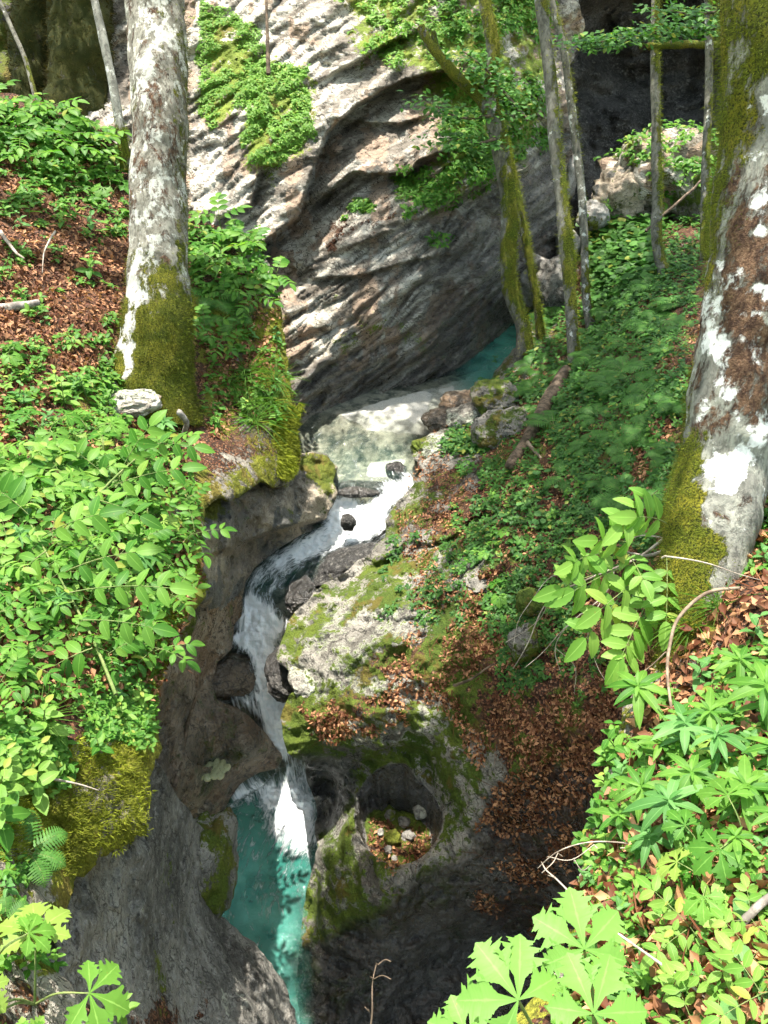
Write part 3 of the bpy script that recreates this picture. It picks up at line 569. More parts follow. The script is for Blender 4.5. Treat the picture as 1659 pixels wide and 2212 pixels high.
Sheet('hillside', SL,
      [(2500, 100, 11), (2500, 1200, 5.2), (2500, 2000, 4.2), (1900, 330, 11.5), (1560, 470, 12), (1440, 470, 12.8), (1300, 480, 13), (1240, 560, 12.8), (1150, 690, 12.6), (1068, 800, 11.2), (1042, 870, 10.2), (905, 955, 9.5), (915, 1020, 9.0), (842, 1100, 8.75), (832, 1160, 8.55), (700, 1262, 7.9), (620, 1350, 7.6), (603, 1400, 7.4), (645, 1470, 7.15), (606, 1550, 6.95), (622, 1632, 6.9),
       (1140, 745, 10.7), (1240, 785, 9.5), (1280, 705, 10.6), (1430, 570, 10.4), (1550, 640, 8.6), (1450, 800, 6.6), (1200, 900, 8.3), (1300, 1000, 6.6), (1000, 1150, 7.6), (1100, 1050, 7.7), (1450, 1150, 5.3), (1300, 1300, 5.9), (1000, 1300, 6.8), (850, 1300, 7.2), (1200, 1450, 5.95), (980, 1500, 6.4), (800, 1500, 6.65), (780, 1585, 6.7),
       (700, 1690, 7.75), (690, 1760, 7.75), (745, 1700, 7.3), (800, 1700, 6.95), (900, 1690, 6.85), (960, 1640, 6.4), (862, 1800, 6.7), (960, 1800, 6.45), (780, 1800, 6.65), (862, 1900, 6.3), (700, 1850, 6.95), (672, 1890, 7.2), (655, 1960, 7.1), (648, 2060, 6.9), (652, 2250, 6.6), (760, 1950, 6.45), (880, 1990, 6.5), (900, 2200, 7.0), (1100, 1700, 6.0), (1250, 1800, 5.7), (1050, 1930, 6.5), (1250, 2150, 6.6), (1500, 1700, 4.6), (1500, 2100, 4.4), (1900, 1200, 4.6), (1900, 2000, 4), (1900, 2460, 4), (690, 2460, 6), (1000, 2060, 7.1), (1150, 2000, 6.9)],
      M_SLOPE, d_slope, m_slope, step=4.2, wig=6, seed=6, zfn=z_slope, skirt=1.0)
# --- near right bank
NB = [(1660, 900), (1580, 1080), (1500, 1180), (1462, 1290), (1450, 1360), (1415, 1440), (1350, 1520), (1330, 1600), (1300, 1690), (1275, 1760), (1262, 1850), (1246, 1930), (1242, 2010), (1200, 2100), (1120, 2190), (960, 2260), (700, 2300), (700, 2520), (2000, 2620), (2900, 2700), (2900, 500), (2000, 600)]
def m_near(u, v, P):
    edge, _, _, _ = dist_line(NB[1:16], u, v); moss = .68*np.exp(-np.maximum(edge-15, 0)/40.)
    moss = np.maximum(moss, mpoly([[(1560, 2040), (1700, 2040), (1700, 2120), (1560, 2120)], [(1440, 1280), (1540, 1290), (1600, 1400), (1420, 1480)]], u, v, 40)*.6)
    return np.stack([moss, .85-.4*moss, 0*u, 0*u+.05], 1)
Sheet('near_bank', NB, [(1660, 900, 4.4), (1580, 1080, 4.0), (1462, 1290, 3.7), (1415, 1440, 3.6), (1330, 1600, 3.35), (1262, 1850, 2.95), (1242, 2010, 2.7), (1120, 2190, 2.4), (700, 2300, 2.3), (1600, 1300, 3.35), (1600, 1700, 2.5), (1600, 2100, 1.95), (1400, 2000, 2.35), (1400, 1700, 2.8), (2000, 600, 4.4), (2900, 500, 4.6), (2900, 1500, 2.7), (2900, 2700, 1.6), (2000, 1500, 2.4), (2000, 2500, 1.5), (1300, 2400, 1.9), (700, 2520, 2.0)],
      M_BANK, lambda P, u, v: .04*fbm(P, 2.2, 4)+.016*fbm(P, 9, 3), m_near, step=5, wig=6, seed=7, skirt=.8)
# --- stream
WZ = [(560, 1700, 0), (480, 1800, 0), (560, 1900, 0), (600, 2100, 0), (640, 2300, 0), (700, 1720, 0), (720, 1650, .02), (450, 1700, 0), (640, 1665, .03), (612, 1620, .30), (600, 1580, .55), (590, 1530, .78), (572, 1480, .95), (505, 1515, .86), (470, 1530, .85), (640, 1530, .8),
      (560, 1400, 1.13), (510, 1370, 1.18), (600, 1350, 1.33), (540, 1310, 1.36), (535, 1270, 1.50), (600, 1270, 1.5), (600, 1210, 1.56), (560, 1150, 1.6), (700, 1160, 1.62), (760, 1130, 1.7), (740, 1090, 1.78), (790, 1100, 1.82), (840, 1060, 1.98), (720, 1050, 2.02), (880, 1030, 2.07), (800, 1020, 2.09), (800, 980, 2.1), (700, 970, 2.1), (900, 900, 2.1), (1100, 740, 2.1), (1200, 640, 2.1), (760, 860, 2.1), (620, 900, 2.1), (1050, 700, 2.1)]
def foam_mask(u, v):
    return np.minimum(foam_mask0(u, v)*1.25, 1.2)
def foam_mask0(u, v):
    f = mpoly([[(590, 1470), (640, 1490), (615, 1640), (585, 1620), (555, 1500)], [(505, 1375), (560, 1340), (600, 1360), (590, 1420), (590, 1480), (560, 1490), (545, 1420)]], u, v, 16)*1.05
    f = np.maximum(f, mpoly([[(525, 1290), (555, 1280), (600, 1330), (620, 1345), (600, 1400), (540, 1400), (515, 1360)]], u, v, 20)*.85)
    f = np.maximum(f, mpoly([[(560, 1700), (650, 1680), (680, 1740), (676, 1820), (620, 1820), (590, 1780)]], u, v, 34)*1.0)
    f = np.maximum(f, mpoly([[(620, 1650), (676, 1665), (674, 1760), (560, 1720)], [(600, 1800), (670, 1790), (668, 1850), (610, 1840)]], u, v, 40)*.62)
    f = np.maximum(f, mpoly([[(540, 1690), (680, 1680), (678, 1930), (600, 1960), (540, 1850)]], u, v, 70)*.20)
    f = np.maximum(f, mpoly([[(500, 1700), (600, 1670), (600, 1700), (520, 1740), (480, 1790), (470, 1780)]], u, v, 24)*.50)
    f = np.maximum(f, mpoly([[(500, 1500), (545, 1492), (560, 1545), (520, 1530)]], u, v, 16)*.62)
    f = np.maximum(f, mpoly([[(845, 1050), (885, 1025), (895, 1050), (850, 1100), (835, 1140), (790, 1165), (720, 1185), (640, 1220), (610, 1190), (700, 1145), (715, 1085), (760, 1075), (790, 1095)]], u, v, 22)*.95)
    f = np.maximum(f, mpoly([[(560, 1200), (640, 1172), (700, 1150), (720, 1165), (640, 1215), (600, 1270), (560, 1300), (600, 1240)]], u, v, 22)*.62)
    f = np.maximum(f, mpoly([[(530, 1200), (600, 1180), (650, 1200), (600, 1270), (530, 1280)]], u, v, 30)*.36)
    return f
def d_water(P, u, v):
    f = foam_mask(u, v); return -.035*f*fbm(P, 7, 4, .6)-.018*f*fbm(P, 24, 2)-.008*fbm(P, 4, 3)
def m_water(u, v, P):
    deep = mpoly([[(470, 1690), (700, 1690), (690, 1860), (640, 1960), (640, 2300), (480, 2100), (440, 1900)]], u, v, 40)*.82
    deep = np.maximum(deep, .95*sstep(960, 1120, u+.3*(860-v))*(v < 960)); deep = np.maximum(deep, .42*mpoly([[(700, 960), (880, 960), (880, 1030), (740, 1060)]], u, v, 40)*.2); deep = np.maximum(deep, .42*mpoly([[(530, 1180), (700, 1140), (640, 1240), (540, 1300)]], u, v, 40)*.7)
    return np.stack([deep, foam_mask(u, v), 0*u], 1)
WP = [(1230, 600), (1240, 700), (1150, 800), (1100, 900), (960, 980), (960, 1060), (880, 1140), (820, 1220), (720, 1300), (650, 1360), (640, 1420), (700, 1480), (700, 1560), (690, 1620), (740, 1690), (740, 1800), (730, 1900), (700, 2100), (720, 2460), (540, 2460), (500, 2100), (420, 1960), (400, 1800), (420, 1700), (540, 1640), (570, 1600), (535, 1562), (440, 1545), (430, 1480), (470, 1400), (480, 1300), (480, 1200), (520, 1100), (600, 980), (600, 880), (760, 840), (900, 800), (1040, 740)]
Sheet('stream', WP, WZ, M_WATER, d_water, m_water, step=3.6, wig=0, skirt=0, zmode=True)
BZ = [(u, v, z-(.9 if v > 1700 else .22)) for u, v, z in WZ if not (v < 1010)]+[(700, 1000, 1.75), (800, 1000, 1.85), (870, 1000, 1.95), (800, 950, 2.04), (700, 950, 1.9), (740, 905, 2.12), (830, 880, 2.13), (900, 860, 2.12), (980, 835, 2.09), (900, 910, 2.10), (960, 900, 2.0), (1040, 800, 1.9), (1100, 740, 1.2), (1200, 640, .9), (1060, 720, 1.2), (620, 900, 2.2), (760, 850, 2.1)]
Sheet('river_bed', [(a*1.0, b) for a, b in WP], BZ, M_BED, lambda P, u, v: .03*fbm(P, 3, 4)*sstep(1130, 900, u+.0*v)*np.where(v > 930, 2., .4), lambda u, v, P: np.stack([mpoly([[(735, 895), (850, 860), (1000, 820), (1120, 740), (1240, 640), (1240, 800), (1060, 860), (950, 880), (930, 940), (800, 930)], [(800, 1000), (880, 990), (860, 1030), (790, 1030)]], u, v, 12), 0*u, 0*u], 1), step=6, wig=0, skirt=0, zmode=True)
# --- far ground closing the place behind and around the camera
def ring_ground():
    n = 60; xs = np.linspace(-60, 60, n); X, Y = np.meshgrid(xs, xs); X = X.ravel(); Y = Y.ravel(); r = np.hypot(X, Y-4)
    Z = np.full_like(X, -2.)+9*sstep(14, 45, r)+.6*fbm(np.stack([X, Y, 0*X], 1), .12, 4)
    fi = (np.arange(n-1)[:, None]*n+np.arange(n-1)[None]).ravel(); F = np.stack([fi, fi+1, fi+n+1, fi+n], 1)
    o = mesh_obj('terrain', np.stack([X, Y, Z], 1), F, M_BANK, attrs={'mask': np.tile([.5, .8, 0, 0], (n*n, 1)), 'tone': np.tile([.5, .5, .5, 1], (n*n, 1))}); o['kind'] = 'structure'
ring_ground()
# ---------------------------------------------------------------- leaves: templates and instancing
def leaf_t(n=4, w=.42, fold=.22, droop=.25, prof=None, teeth=0.):
    """leaf of length 1 along +Y, face up +Z; 3 columns"""
    t = np.linspace(0, 1, n+1); W = (prof(t) if prof else np.sin(np.pi*np.clip(t, 0, 1)**.8)**.8)*w*.5
    if teeth: W = W*(1+teeth*np.where(np.arange(n+1) % 2, 1, -1)*np.where((t > .02) & (t < .98), 1, 0))
    z = -droop*t**2
    c = np.stack([0*t, t, z], 1); l = np.stack([-W, t+.04*np.sin(np.pi*t), z+fold*W], 1); r = np.stack([W, t+.04*np.sin(np.pi*t), z+fold*W], 1)
    V = np.concatenate([l, c, r]); m = n+1; F = []
    for i in range(n): F += [[i, i+m, i+m+1, i+1], [i+m, i+2*m, i+2*m+1, i+m+1]]
    return V, np.array(F), np.concatenate([np.ones(m), np.zeros(m), np.ones(m)])
T_OVATE = leaf_t(5, .52, .25, .22); T_LANCE = leaf_t(5, .24, .3, .35); T_SMALL = leaf_t(2, .62, .2, .1); T_BEECH = leaf_t(3, .6, .2, .15)
T_ROUND = leaf_t(4, 1.02, .12, .1, lambda t: np.sqrt(np.clip(1-(2*t-1)**2, 0, 1)))
T_SERR = leaf_t(14, .50, .22, .25, None, .05); T_BLADE = leaf_t(4, .035, .3, .9, lambda t: (1-t)**.6)
T_DEAD = leaf_t(2, .6, .9, -.3); T_DEAD2 = leaf_t(2, .55, -.7, .35); T_FIB = (np.array([[-.09, 0, 0], [.09, 0, 0], [.02, 1, .1], [-.02, 1, .1]]), np.array([[0, 1, 2, 3]]), np.ones(4))
def lobe_prof(t): return np.clip(t/.62, 0, 1)**1.25*np.where(t > .55, np.clip((1-t)/.45, 0, 1)**.75, 1)
def lobe_t(w, droop): return leaf_t(22, w, .16, droop, lambda t: lobe_prof(t), .0)
def cut_lobe(w, droop, n=30):
    tk = [0, .30, .44, .50, .53, .58, .60, .66, .70, .73, .77, .80, .84, .87, .93, 1]; wk = [.02, .20, .52, .82, 1.0, .62, .40, .60, .80, .50, .30, .44, .52, .26, .20, 0]
    prof = lambda t: np.interp(t, tk, wk)
    V, F, A = leaf_t(n, w, .14, droop, prof, 0.); m = n+1; t = np.linspace(0, 1, m); ad = np.interp(t, [0, .44, .53, .60, .70, .77, .84, .9, 1], [0, 0, .10, .02, .08, .02, .05, 0, 0]); te = np.where(np.arange(m) % 2, 1.07, .93); te[t < .35] = 1
    for o in (0, 2*m): V[o:o+m, 1] += ad; V[o:o+m, 0] *= te
    return V, F, A
def place(T, M, P, rnd, rx=0):
    """many copies of a template: M (N,3,3) columns = x,y,z axes times size"""
    V, F, A = T; n = len(P); k = len(V)
    VV = np.einsum('nij,kj->nki', M, V)+P[:, None, :]; FF = F[None]+(np.arange(n)*k)[:, None, None]
    return VV.reshape(-1, 3), FF.reshape(-1, 4), np.repeat(rnd, k), np.tile(A, n)
def frames(nrm, yaw, tilt, size, wid=1.):
    """leaf axes: +Y heads off along yaw in the plane across nrm, lifted by tilt"""
    nrm = nrm/np.linalg.norm(nrm, axis=1)[:, None]; ref = np.where(np.abs(nrm[:, [1]]) < .95, np.array([[0, 1., 0]]), np.array([[1., 0, 0]]))
    a = np.cross(ref, nrm); a /= np.linalg.norm(a, axis=1)[:, None]; b = np.cross(nrm, a)
    y = a*np.cos(yaw)[:, None]+b*np.sin(yaw)[:, None]; y2 = y*np.cos(tilt)[:, None]+nrm*np.sin(tilt)[:, None]
    z = nrm*np.cos(tilt)[:, None]-y*np.sin(tilt)[:, None]; x = np.cross(y2, z)
    return np.stack([x*wid, y2, z], 2)*np.asarray(size).reshape(-1, 1, 1)
class Leaves:
    def __init__(s): s.V = []; s.F = []; s.R = []; s.A = []; s.n = 0
    def add(s, T, M, P, rnd):
        if len(P) == 0: return
        V, F, R, A = place(T, M, np.asarray(P, float), np.asarray(rnd, float)); s.V.append(V); s.F.append(F+s.n); s.R.append(R); s.A.append(A); s.n += len(V)
    def build(s, name, mat, parent=None):
        return mesh_obj(name, np.concatenate(s.V), np.concatenate(s.F), mat, parent, {'rnd': np.concatenate(s.R), 'across': np.concatenate(s.A)}, smooth=False)
# ---------------------------------------------------------------- trunks
def trunk_mesh(line, sides=28, nseg=10, lump=.06, flare=None, seed=0, squash=None):
    """line: (u, v, D, radius_m) from the base upward; flare: list of (angle, strength) roots"""
    L = np.array(line, float); P = pt(L[:, 0], L[:, 1], L[:, 2]); Q = catmull(np.concatenate([P, L[:, 3:4]], 1), nseg); R = Q[:, 3]; P = Q[:, :3]
    T = np.gradient(P, axis=0); T /= np.linalg.norm(T, axis=1)[:, None]; n0 = np.array([1., 0, 0]); V = []; H = []; A = []
    s = np.concatenate([[0], np.cumsum(np.linalg.norm(np.diff(P, axis=0), axis=1))])
    for i in range(len(P)):
        n0 = n0-T[i]*(n0@T[i]); n0 /= np.linalg.norm(n0); b0 = np.cross(T[i], n0); a = np.arange(sides)/sides*2*np.pi
        r = np.full(sides, R[i])
        for (ang, st, ht) in (flare or []): r = r*(1+st*np.exp(-s[i]/ht)*np.clip(np.cos(a-math.radians(ang)), 0, 1)**3)
        V.append(P[i]+r[:, None]*(np.cos(a)[:, None]*n0+np.sin(a)[:, None]*b0)); H.append(np.full(sides, s[i])); A.append(a)
    V = np.concatenate(V); H = np.concatenate(H); A = np.concatenate(A); m = len(P)
    cen = np.repeat(P, sides, axis=0); rad = V-cen; rr = np.linalg.norm(rad, axis=1)
    V = V+rad*(lump*fbm(V+seed*5, 2.2, 4, .55)*2+lump*.5*fbm(V+seed, 9, 3))[:, None]
    i, j = np.meshgrid(np.arange(m-1), np.arange(sides), indexing='ij'); i = i.ravel(); j = j.ravel(); k = (j+1) % sides
    F = np.stack([i*sides+j, i*sides+k, (i+1)*sides+k, (i+1)*sides+j], 1)
    return V, F, H, A, P, R, rad/rr[:, None]
def limb_mesh(P, R, sides=7, wob=.03, nseg=6):
    Q = catmull(np.concatenate([np.asarray(P, float), np.asarray(R, float)[:, None]], 1), nseg); X = Q[:, :3]+wob*np.stack([fbm(Q[:, :3], 2.5, 2), fbm(Q[:, :3]+5, 2.5, 2), fbm(Q[:, :3]+9, 2.5, 2)], 1)
    X[0] = Q[0, :3]; return tube(X, np.maximum(Q[:, 3], .0015), sides)
def fuzz(V, N, n, size, mat, parent, sel=None, down=.5, name='moss', w=None):
    """moss fibres standing off a surface"""
    idx = RNG.choice(len(V) if sel is None else np.nonzero(sel)[0], n, p=None if w is None else w/w.sum()); j = RNG.normal(0, .012, (n, 3))
    L = Leaves(); nn = N[idx]+RNG.normal(0, .35, (n, 3))+np.array([0, 0, -down])*RNG.random((n, 1)); nn /= np.linalg.norm(nn, axis=1)[:, None]
    x = np.cross(nn, RNG.normal(size=(n, 3))); x /= np.linalg.norm(x, axis=1)[:, None]; z = np.cross(x, nn); sz = size*RNG.uniform(.5, 1.4, n)
    L.add(T_FIB, np.stack([x, nn, z], 2)*sz[:, None, None], V[idx]+j, RNG.random(n)); o = L.build(name, mat, parent); o['kind'] = 'stuff'; return o
def resample(V, F, n, w=None):
    """random points on quads"""
    q = V[F]; ar = np.linalg.norm(np.cross(q[:, 2]-q[:, 0], q[:, 3]-q[:, 1]), axis=1)*(1 if w is None else w[F].mean(1)); f = RNG.choice(len(F), n, p=ar/ar.sum())
    a = RNG.random((n, 1)); b = RNG.random((n, 1)); p = q[f]; X = (p[:, 0]*(1-a)+p[:, 1]*a)*(1-b)+(p[:, 3]*(1-a)+p[:, 2]*a)*b
    N = np.cross(p[:, 2]-p[:, 0], p[:, 3]-p[:, 1]); N /= np.linalg.norm(N, axis=1)[:, None]+1e-9; return X, N
CROWN_MAT = M_LEAFD
def crown(parent, blobs, n, size=.10, mat=None, name='crown'):
    L = Leaves(); tot = sum(b[3]**2 for b in blobs)
    for (x, y, z, r) in blobs:
        k = int(n*r*r/tot); d = RNG.normal(size=(k, 3)); d /= np.linalg.norm(d, axis=1)[:, None]; rr = r*RNG.random(k)**.45
        P = np.array([x, y, z])+d*rr[:, None]*np.array([1, 1, .55]); keep = fbm(P, 1.1, 3) > -.12; P = P[keep]; k = len(P)
        nn = np.tile([0, 0, 1.], (k, 1))+RNG.normal(0, .4, (k, 3)); L.add(T_BEECH, frames(nn, RNG.uniform(0, 6.28, k), RNG.normal(0, .3, k), size*RNG.uniform(.7, 1.3, k)), P, RNG.random(k))
    return L.build(name, mat or CROWN_MAT, parent)
def make_tree(name, label, cat, line, mask, group=None, sides=28, mat=M_BARKS, lump=.05, flare=None, seed=0, moss_n=0, moss_w=None, moss_size=.03, moss_mat=None, limbs=(), blobs=(), nleaf=0, lsize=.11, nseg=10):
    V, F, H, A, P, R, rad = trunk_mesh(line, sides, nseg, lump, flare, seed)
    root = empty(name, P[0]); tag(root, label, cat, group); off = np.array(P[0])
    mk = mask(V, H, A); o = quads_obj('trunk', V-off, F, mat, root, {'mask': mk})
    if moss_n:
        X, N = resample(V, F, moss_n, moss_w(V, H, A) if moss_w else mk[:, 0]**2+.001)
        if np.einsum('ij,ij->i', N, X-P[np.argmin(np.linalg.norm(X[:, None, :]-P[None, ::4], axis=2), 1)*4]).mean() < 0: N = -N
        fuzz(X-off, N, moss_n, moss_size, moss_mat or M_MOSSB, root)
    for lb in limbs:
        v_, f_ = limb_mesh(lb[0], lb[1]); quads_obj('limb', v_-off, f_, mat, root, {'mask': np.tile([lb[2] if len(lb) > 2 else .4, .1, .1, 0], (len(v_), 1))})
    top = P[-1]
    if blobs:
        tot = top+np.array([0, 0, 3.])
        v_, f_ = limb_mesh([top, (top+np.array(blobs[0][:3]))/2, np.array(blobs[0][:3])], [R[-1]*.98, R[-1]*.7, R[-1]*.3]); quads_obj('limb', v_-off, f_, mat, root, {'mask': np.tile([.3, .1, .1, 0], (len(v_), 1))})
        for b in blobs[1:]:
            v_, f_ = limb_mesh([top, top*.4+np.array(b[:3])*.6+np.array([0, 0, .4]), np.array(b[:3])], [R[-1]*.5, R[-1]*.3, R[-1]*.12]); quads_obj('limb', v_-off, f_, mat, root, {'mask': np.tile([.3, .1, .1, 0], (len(v_), 1))})
        cr = crown(root, [(b[0]-off[0], b[1]-off[1], b[2]-off[2], b[3]) for b in blobs], nleaf, lsize)
    return root
def shade_blob(u, v, D, h, r):
    """crown clump standing in the sun's way to the place seen at u, v"""
    p = pt(np.array([u]), np.array([v]), np.array([D]))[0]; k = (h-p[2])/SUN.z; q = p+np.array(SUN)*k; return (q[0], q[1], q[2], r)
# big pale beech on the left bank
def mk_left(V, H, A):
    m = sstep(1.25, .85, H+.25*fbm(V, 2, 3)+.5*(np.cos(A-2.5) > .5)*0); c = np.cos(A-math.radians(250)); front = c
    u, v, d = project(V); u = u+16*fbm(V, 3.5, 4, .7); v = v+22*fbm(V+9, 3.5, 4, .7); streak = mpoly([[(262, 730), (285, 560), (300, 560), (300, 640), (285, 800), (262, 800)]], u, v, 10)
    moss = np.maximum((.50*sstep(440, 620, v)+.5*sstep(600, 720, v))*(1-.9*streak), .42*sstep(330, 420, u+.4*v-0)*(u > 380)); moss = np.maximum(moss, .16+0*u)
    br = .12*sstep(500, 380, v)*sstep(100, 220, v)+.27
    return np.stack([moss+.06, .50-.10*sstep(330, 400, u)+0*u+.25*streak, br+.05, 0*u], 1)
make_tree('beech_tree', 'broad pale beech with white lichen and a collar of green moss on the left bank', 'tree',
          [(325, 900, 7.5, .36), (335, 820, 7.45, .315), (345, 740, 7.4, .29), (345, 640, 7.35, .272), (343, 560, 7.3, .255), (342, 400, 7.2, .245), (345, 250, 7.1, .245), (340, 100, 7.05, .252), (332, -40, 7.0, .252), (322, -260, 6.9, .26), (318, -500, 6.9, .25)],
          mk_left, sides=56, mat=mat_bark('lichen_beech_bark', (.17, .155, .12), (.36, .34, .28), (.58, .57, .50), (.085, .105, .008), (.20, .19, .015)), lump=.045, flare=[(195, .95, .45), (300, .35, .4), (20, .3, .3), (100, .5, .4)], seed=1,
          moss_n=26000, moss_w=lambda V, H, A: np.clip(mk_left(V, H, A)[:, 0]-.3, 0, 1), moss_size=.024, moss_mat=M_MOSSD, nseg=14,
          blobs=[(-9, 9, 13, 2.2), (-8, 7, 13.5, 1.7)], nleaf=4200)
# mossy beech at the right edge
def mk_right(V, H, A):
    u, v, d = project(V); u = u+30*fbm(V, 3.2, 5, .7); v = v+30*fbm(V+9, 3.2, 5, .7)
    moss = .75*mpoly([[(1400, -100), (1700, -300), (1720, 120), (1640, 200), (1560, 640), (1500, 660), (1490, 560)]], u, v, 60)+.0; moss = np.maximum(moss, .95*mpoly([[(1400, 960), (1500, 930), (1530, 1060), (1560, 1180), (1540, 1500), (1380, 1500)]], u, v, 30)); moss = np.maximum(moss, .6*sstep(1530, 1480, u-.05*(v-600)*-1))
    br = .75*mpoly([[(1590, 440), (1720, 380), (1760, 900), (1620, 980), (1500, 880), (1540, 640)]], u, v, 90)*.62+.33
    lich = .3*mpoly([[(1520, 560), (1640, 540), (1700, 760), (1600, 860), (1540, 800)]], u, v, 60)+.30
    for (x, y, r) in [(1553, 578, 14), (1630, 622, 22), (1612, 680, 14), (1560, 762, 34), (1575, 850, 24), (1650, 690, 20), (1590, 895, 22), (1600, 1000, 60), (1545, 1010, 30), (1640, 930, 44), (1655, 250, 30), (1640, 430, 22), (1575, 1050, 35), (1650, 500, 18)]:
        lich = np.maximum(lich, .82*np.exp(-(np.hypot(u-x, v-y)/r/1.1)**2)); br = br*(1-.75*np.exp(-(np.hypot(u-x, v-y)/r/1.1)**2)); moss = moss*(1-.9*np.exp(-(np.hypot(u-x, v-y)/r/1.1)**2))
    return np.stack([moss, lich, br, 0*u], 1)
make_tree('beech_tree', 'thick mossy beech at the right edge with brown moss and bright white lichen blotches', 'tree',
          [(1515, 1490, 3.55, .19), (1512, 1380, 3.6, .185), (1518, 1280, 3.65, .18), (1530, 1160, 3.7, .195), (1552, 1060, 3.72, .205), (1570, 960, 3.7, .205), (1600, 800, 3.6, .215), (1640, 620, 3.5, .225), (1668, 450, 3.4, .23), (1690, 250, 3.3, .235), (1700, 60, 3.2, .25), (1710, -150, 3.15, .25), (1730, -400, 3.1, .24)],
          mk_right, sides=64, mat=mat_bark('mossy_beech_bark', (.17, .165, .14), (.34, .34, .28), (.80, .80, .76), (.10, .12, .008), (.27, .24, .02)), lump=.055, flare=[(200, .15, .25)], seed=2,
          moss_n=42000, moss_w=lambda V, H, A: np.clip(mk_right(V, H, A)[:, 0]-.25, 0, 1), moss_size=.012, moss_mat=M_MOSSM, nseg=16,
          blobs=[shade_blob(1020, 2080, 6.6, 10.5, 1.2), shade_blob(1180, 1900, 5.9, 10.5, 1.1), shade_blob(850, 2150, 6.6, 11, .9)], nleaf=9000)
# slender trees over the stream
def mk_s(mo, seed=0, br=.12, li=.26):
    return lambda V, H, A: np.stack([np.clip(mo+.45*fbm(V+seed, .8, 2)+.35*np.cos(A-math.radians(330)), 0, 1), li+0*H, br+0*H, 0*H], 1)
G_S = 'slender trees on the right slope'
def P1(u, v, D): return pt(np.array([u]), np.array([v]), np.array([D]))[0]
make_tree('slender_tree', 'crooked mossy slender tree leaning over the stream, forking into a mossy left limb', 'tree',
          [(1135, 765, 10.5, .115), (1128, 700, 10.4, .10), (1100, 620, 10.3, .10), (1098, 540, 10.2, .105), (1100, 450, 10.1, .10), (1088, 360, 10.0, .105), (1070, 270, 9.9, .11), (1058, 190, 9.8, .075), (1066, 110, 9.7, .08), (1050, 20, 9.6, .075), (1035, -100, 9.5, .07), (1020, -300, 9.4, .06)],
          mk_s(.62, 1), G_S, seed=3, moss_n=6000, moss_size=.03,
          limbs=[([P1(1070, 262, 9.9), P1(1030, 200, 9.8), P1(985, 160, 9.6), P1(945, 115, 9.5), P1(905, 60, 9.4)], [.085, .07, .068, .06, .05], .8), ([P1(947, 120, 9.5), P1(940, 95, 9.5), P1(935, 70, 9.45)], [.05, .045, .03], .8)],
          blobs=[shade_blob(930, 640, 10.2, 13.5, 1.7), shade_blob(1120, 300, 11.5, 14, 1.6), shade_blob(900, 700, 10.2, 13, 1.2)], nleaf=4200)
make_tree('slender_tree', 'thin straight mossy stem just right of the crooked forked tree, with a short broken twig', 'tree',
          [(1168, 740, 10.9, .07), (1160, 660, 10.8, .055), (1145, 570, 10.7, .055), (1128, 480, 10.6, .06), (1112, 400, 10.5, .062), (1095, 330, 10.4, .06), (1080, 280, 10.3, .055)],
          mk_s(.6, 2), G_S, seed=4, sides=18, moss_n=2500, limbs=[([P1(1113, 372, 10.5), P1(1128, 366, 10.45), P1(1146, 353, 10.4)], [.03, .015, .007], .1)])
make_tree('slender_tree', 'straight slender tree with moss on its right side, above the rotten trunk', 'tree',
          [(1243, 800, 9.4, .085), (1238, 740, 9.35, .07), (1232, 640, 9.3, .066), (1222, 520, 9.25, .085), (1212, 420, 9.2, .07), (1198, 300, 9.1, .072), (1190, 180, 9.0, .07), (1178, 80, 8.9, .068), (1168, 0, 8.85, .068), (1150, -200, 8.7, .06)],
          mk_s(.42, 3), G_S, seed=5, moss_n=3500, blobs=[shade_blob(1260, 900, 8, 12.5, 1.7), shade_blob(1120, 950, 8.2, 13.0, 1.1), shade_blob(1300, 700, 9, 13.5, 1.5), shade_blob(1200, 1150, 7, 12.5, 1.2)], nleaf=7500)
make_tree('slender_tree', 'grey thin stem with little moss between the mossy trees, rooted above the butterbur patch', 'tree',
          [(1278, 712, 10.5, .075), (1266, 640, 10.45, .055), (1262, 520, 10.4, .052), (1255, 400, 10.3, .052), (1240, 280, 10.2, .05), (1228, 180, 10.1, .05), (1215, 90, 10, .046), (1190, 0, 9.9, .045), (1160, -160, 9.8, .04)],
          mk_s(.22, 4, .1, .4), G_S, seed=6, sides=20, moss_n=1200, blobs=[shade_blob(1250, 500, 12.5, 14, 1.6)], nleaf=1500)
make_tree('slender_tree', 'dark slender tree in front of the black cave with a level mossy limb', 'tree',
          [(1440, 600, 10.1, .10), (1425, 560, 10.1, .07), (1418, 500, 10.1, .07), (1420, 430, 10.1, .066), (1418, 330, 10.1, .062), (1416, 200, 10.1, .058), (1415, 90, 10.1, .056), (1418, -60, 10.1, .05), (1420, -240, 10.1, .045)],
          mk_s(.45, 5), G_S, seed=7, sides=20, moss_n=2500, limbs=[([P1(1398, 104, 10.1), P1(1440, 100, 10.05), P1(1500, 98, 10), P1(1560, 96, 9.9), P1(1620, 104, 9.8)], [.045, .05, .045, .04, .03], .8)],
          blobs=[shade_blob(1450, 560, 10, 13, 1.7), shade_blob(1400, 800, 7, 12, 1.3)], nleaf=3300)
make_tree('slender_tree', 'thin dark stem between the cave tree and the thick beech at the right edge', 'tree',
          [(1524, 560, 9.4, .06), (1522, 470, 9.4, .048), (1524, 360, 9.4, .047), (1530, 240, 9.4, .046), (1532, 120, 9.4, .045), (1530, 0, 9.4, .043), (1528, -200, 9.4, .04)],
          mk_s(.4, 6), G_S, seed=8, sides=18, moss_n=1500, blobs=[shade_blob(1420, 1000, 6, 11.5, 1.4)], nleaf=2600)
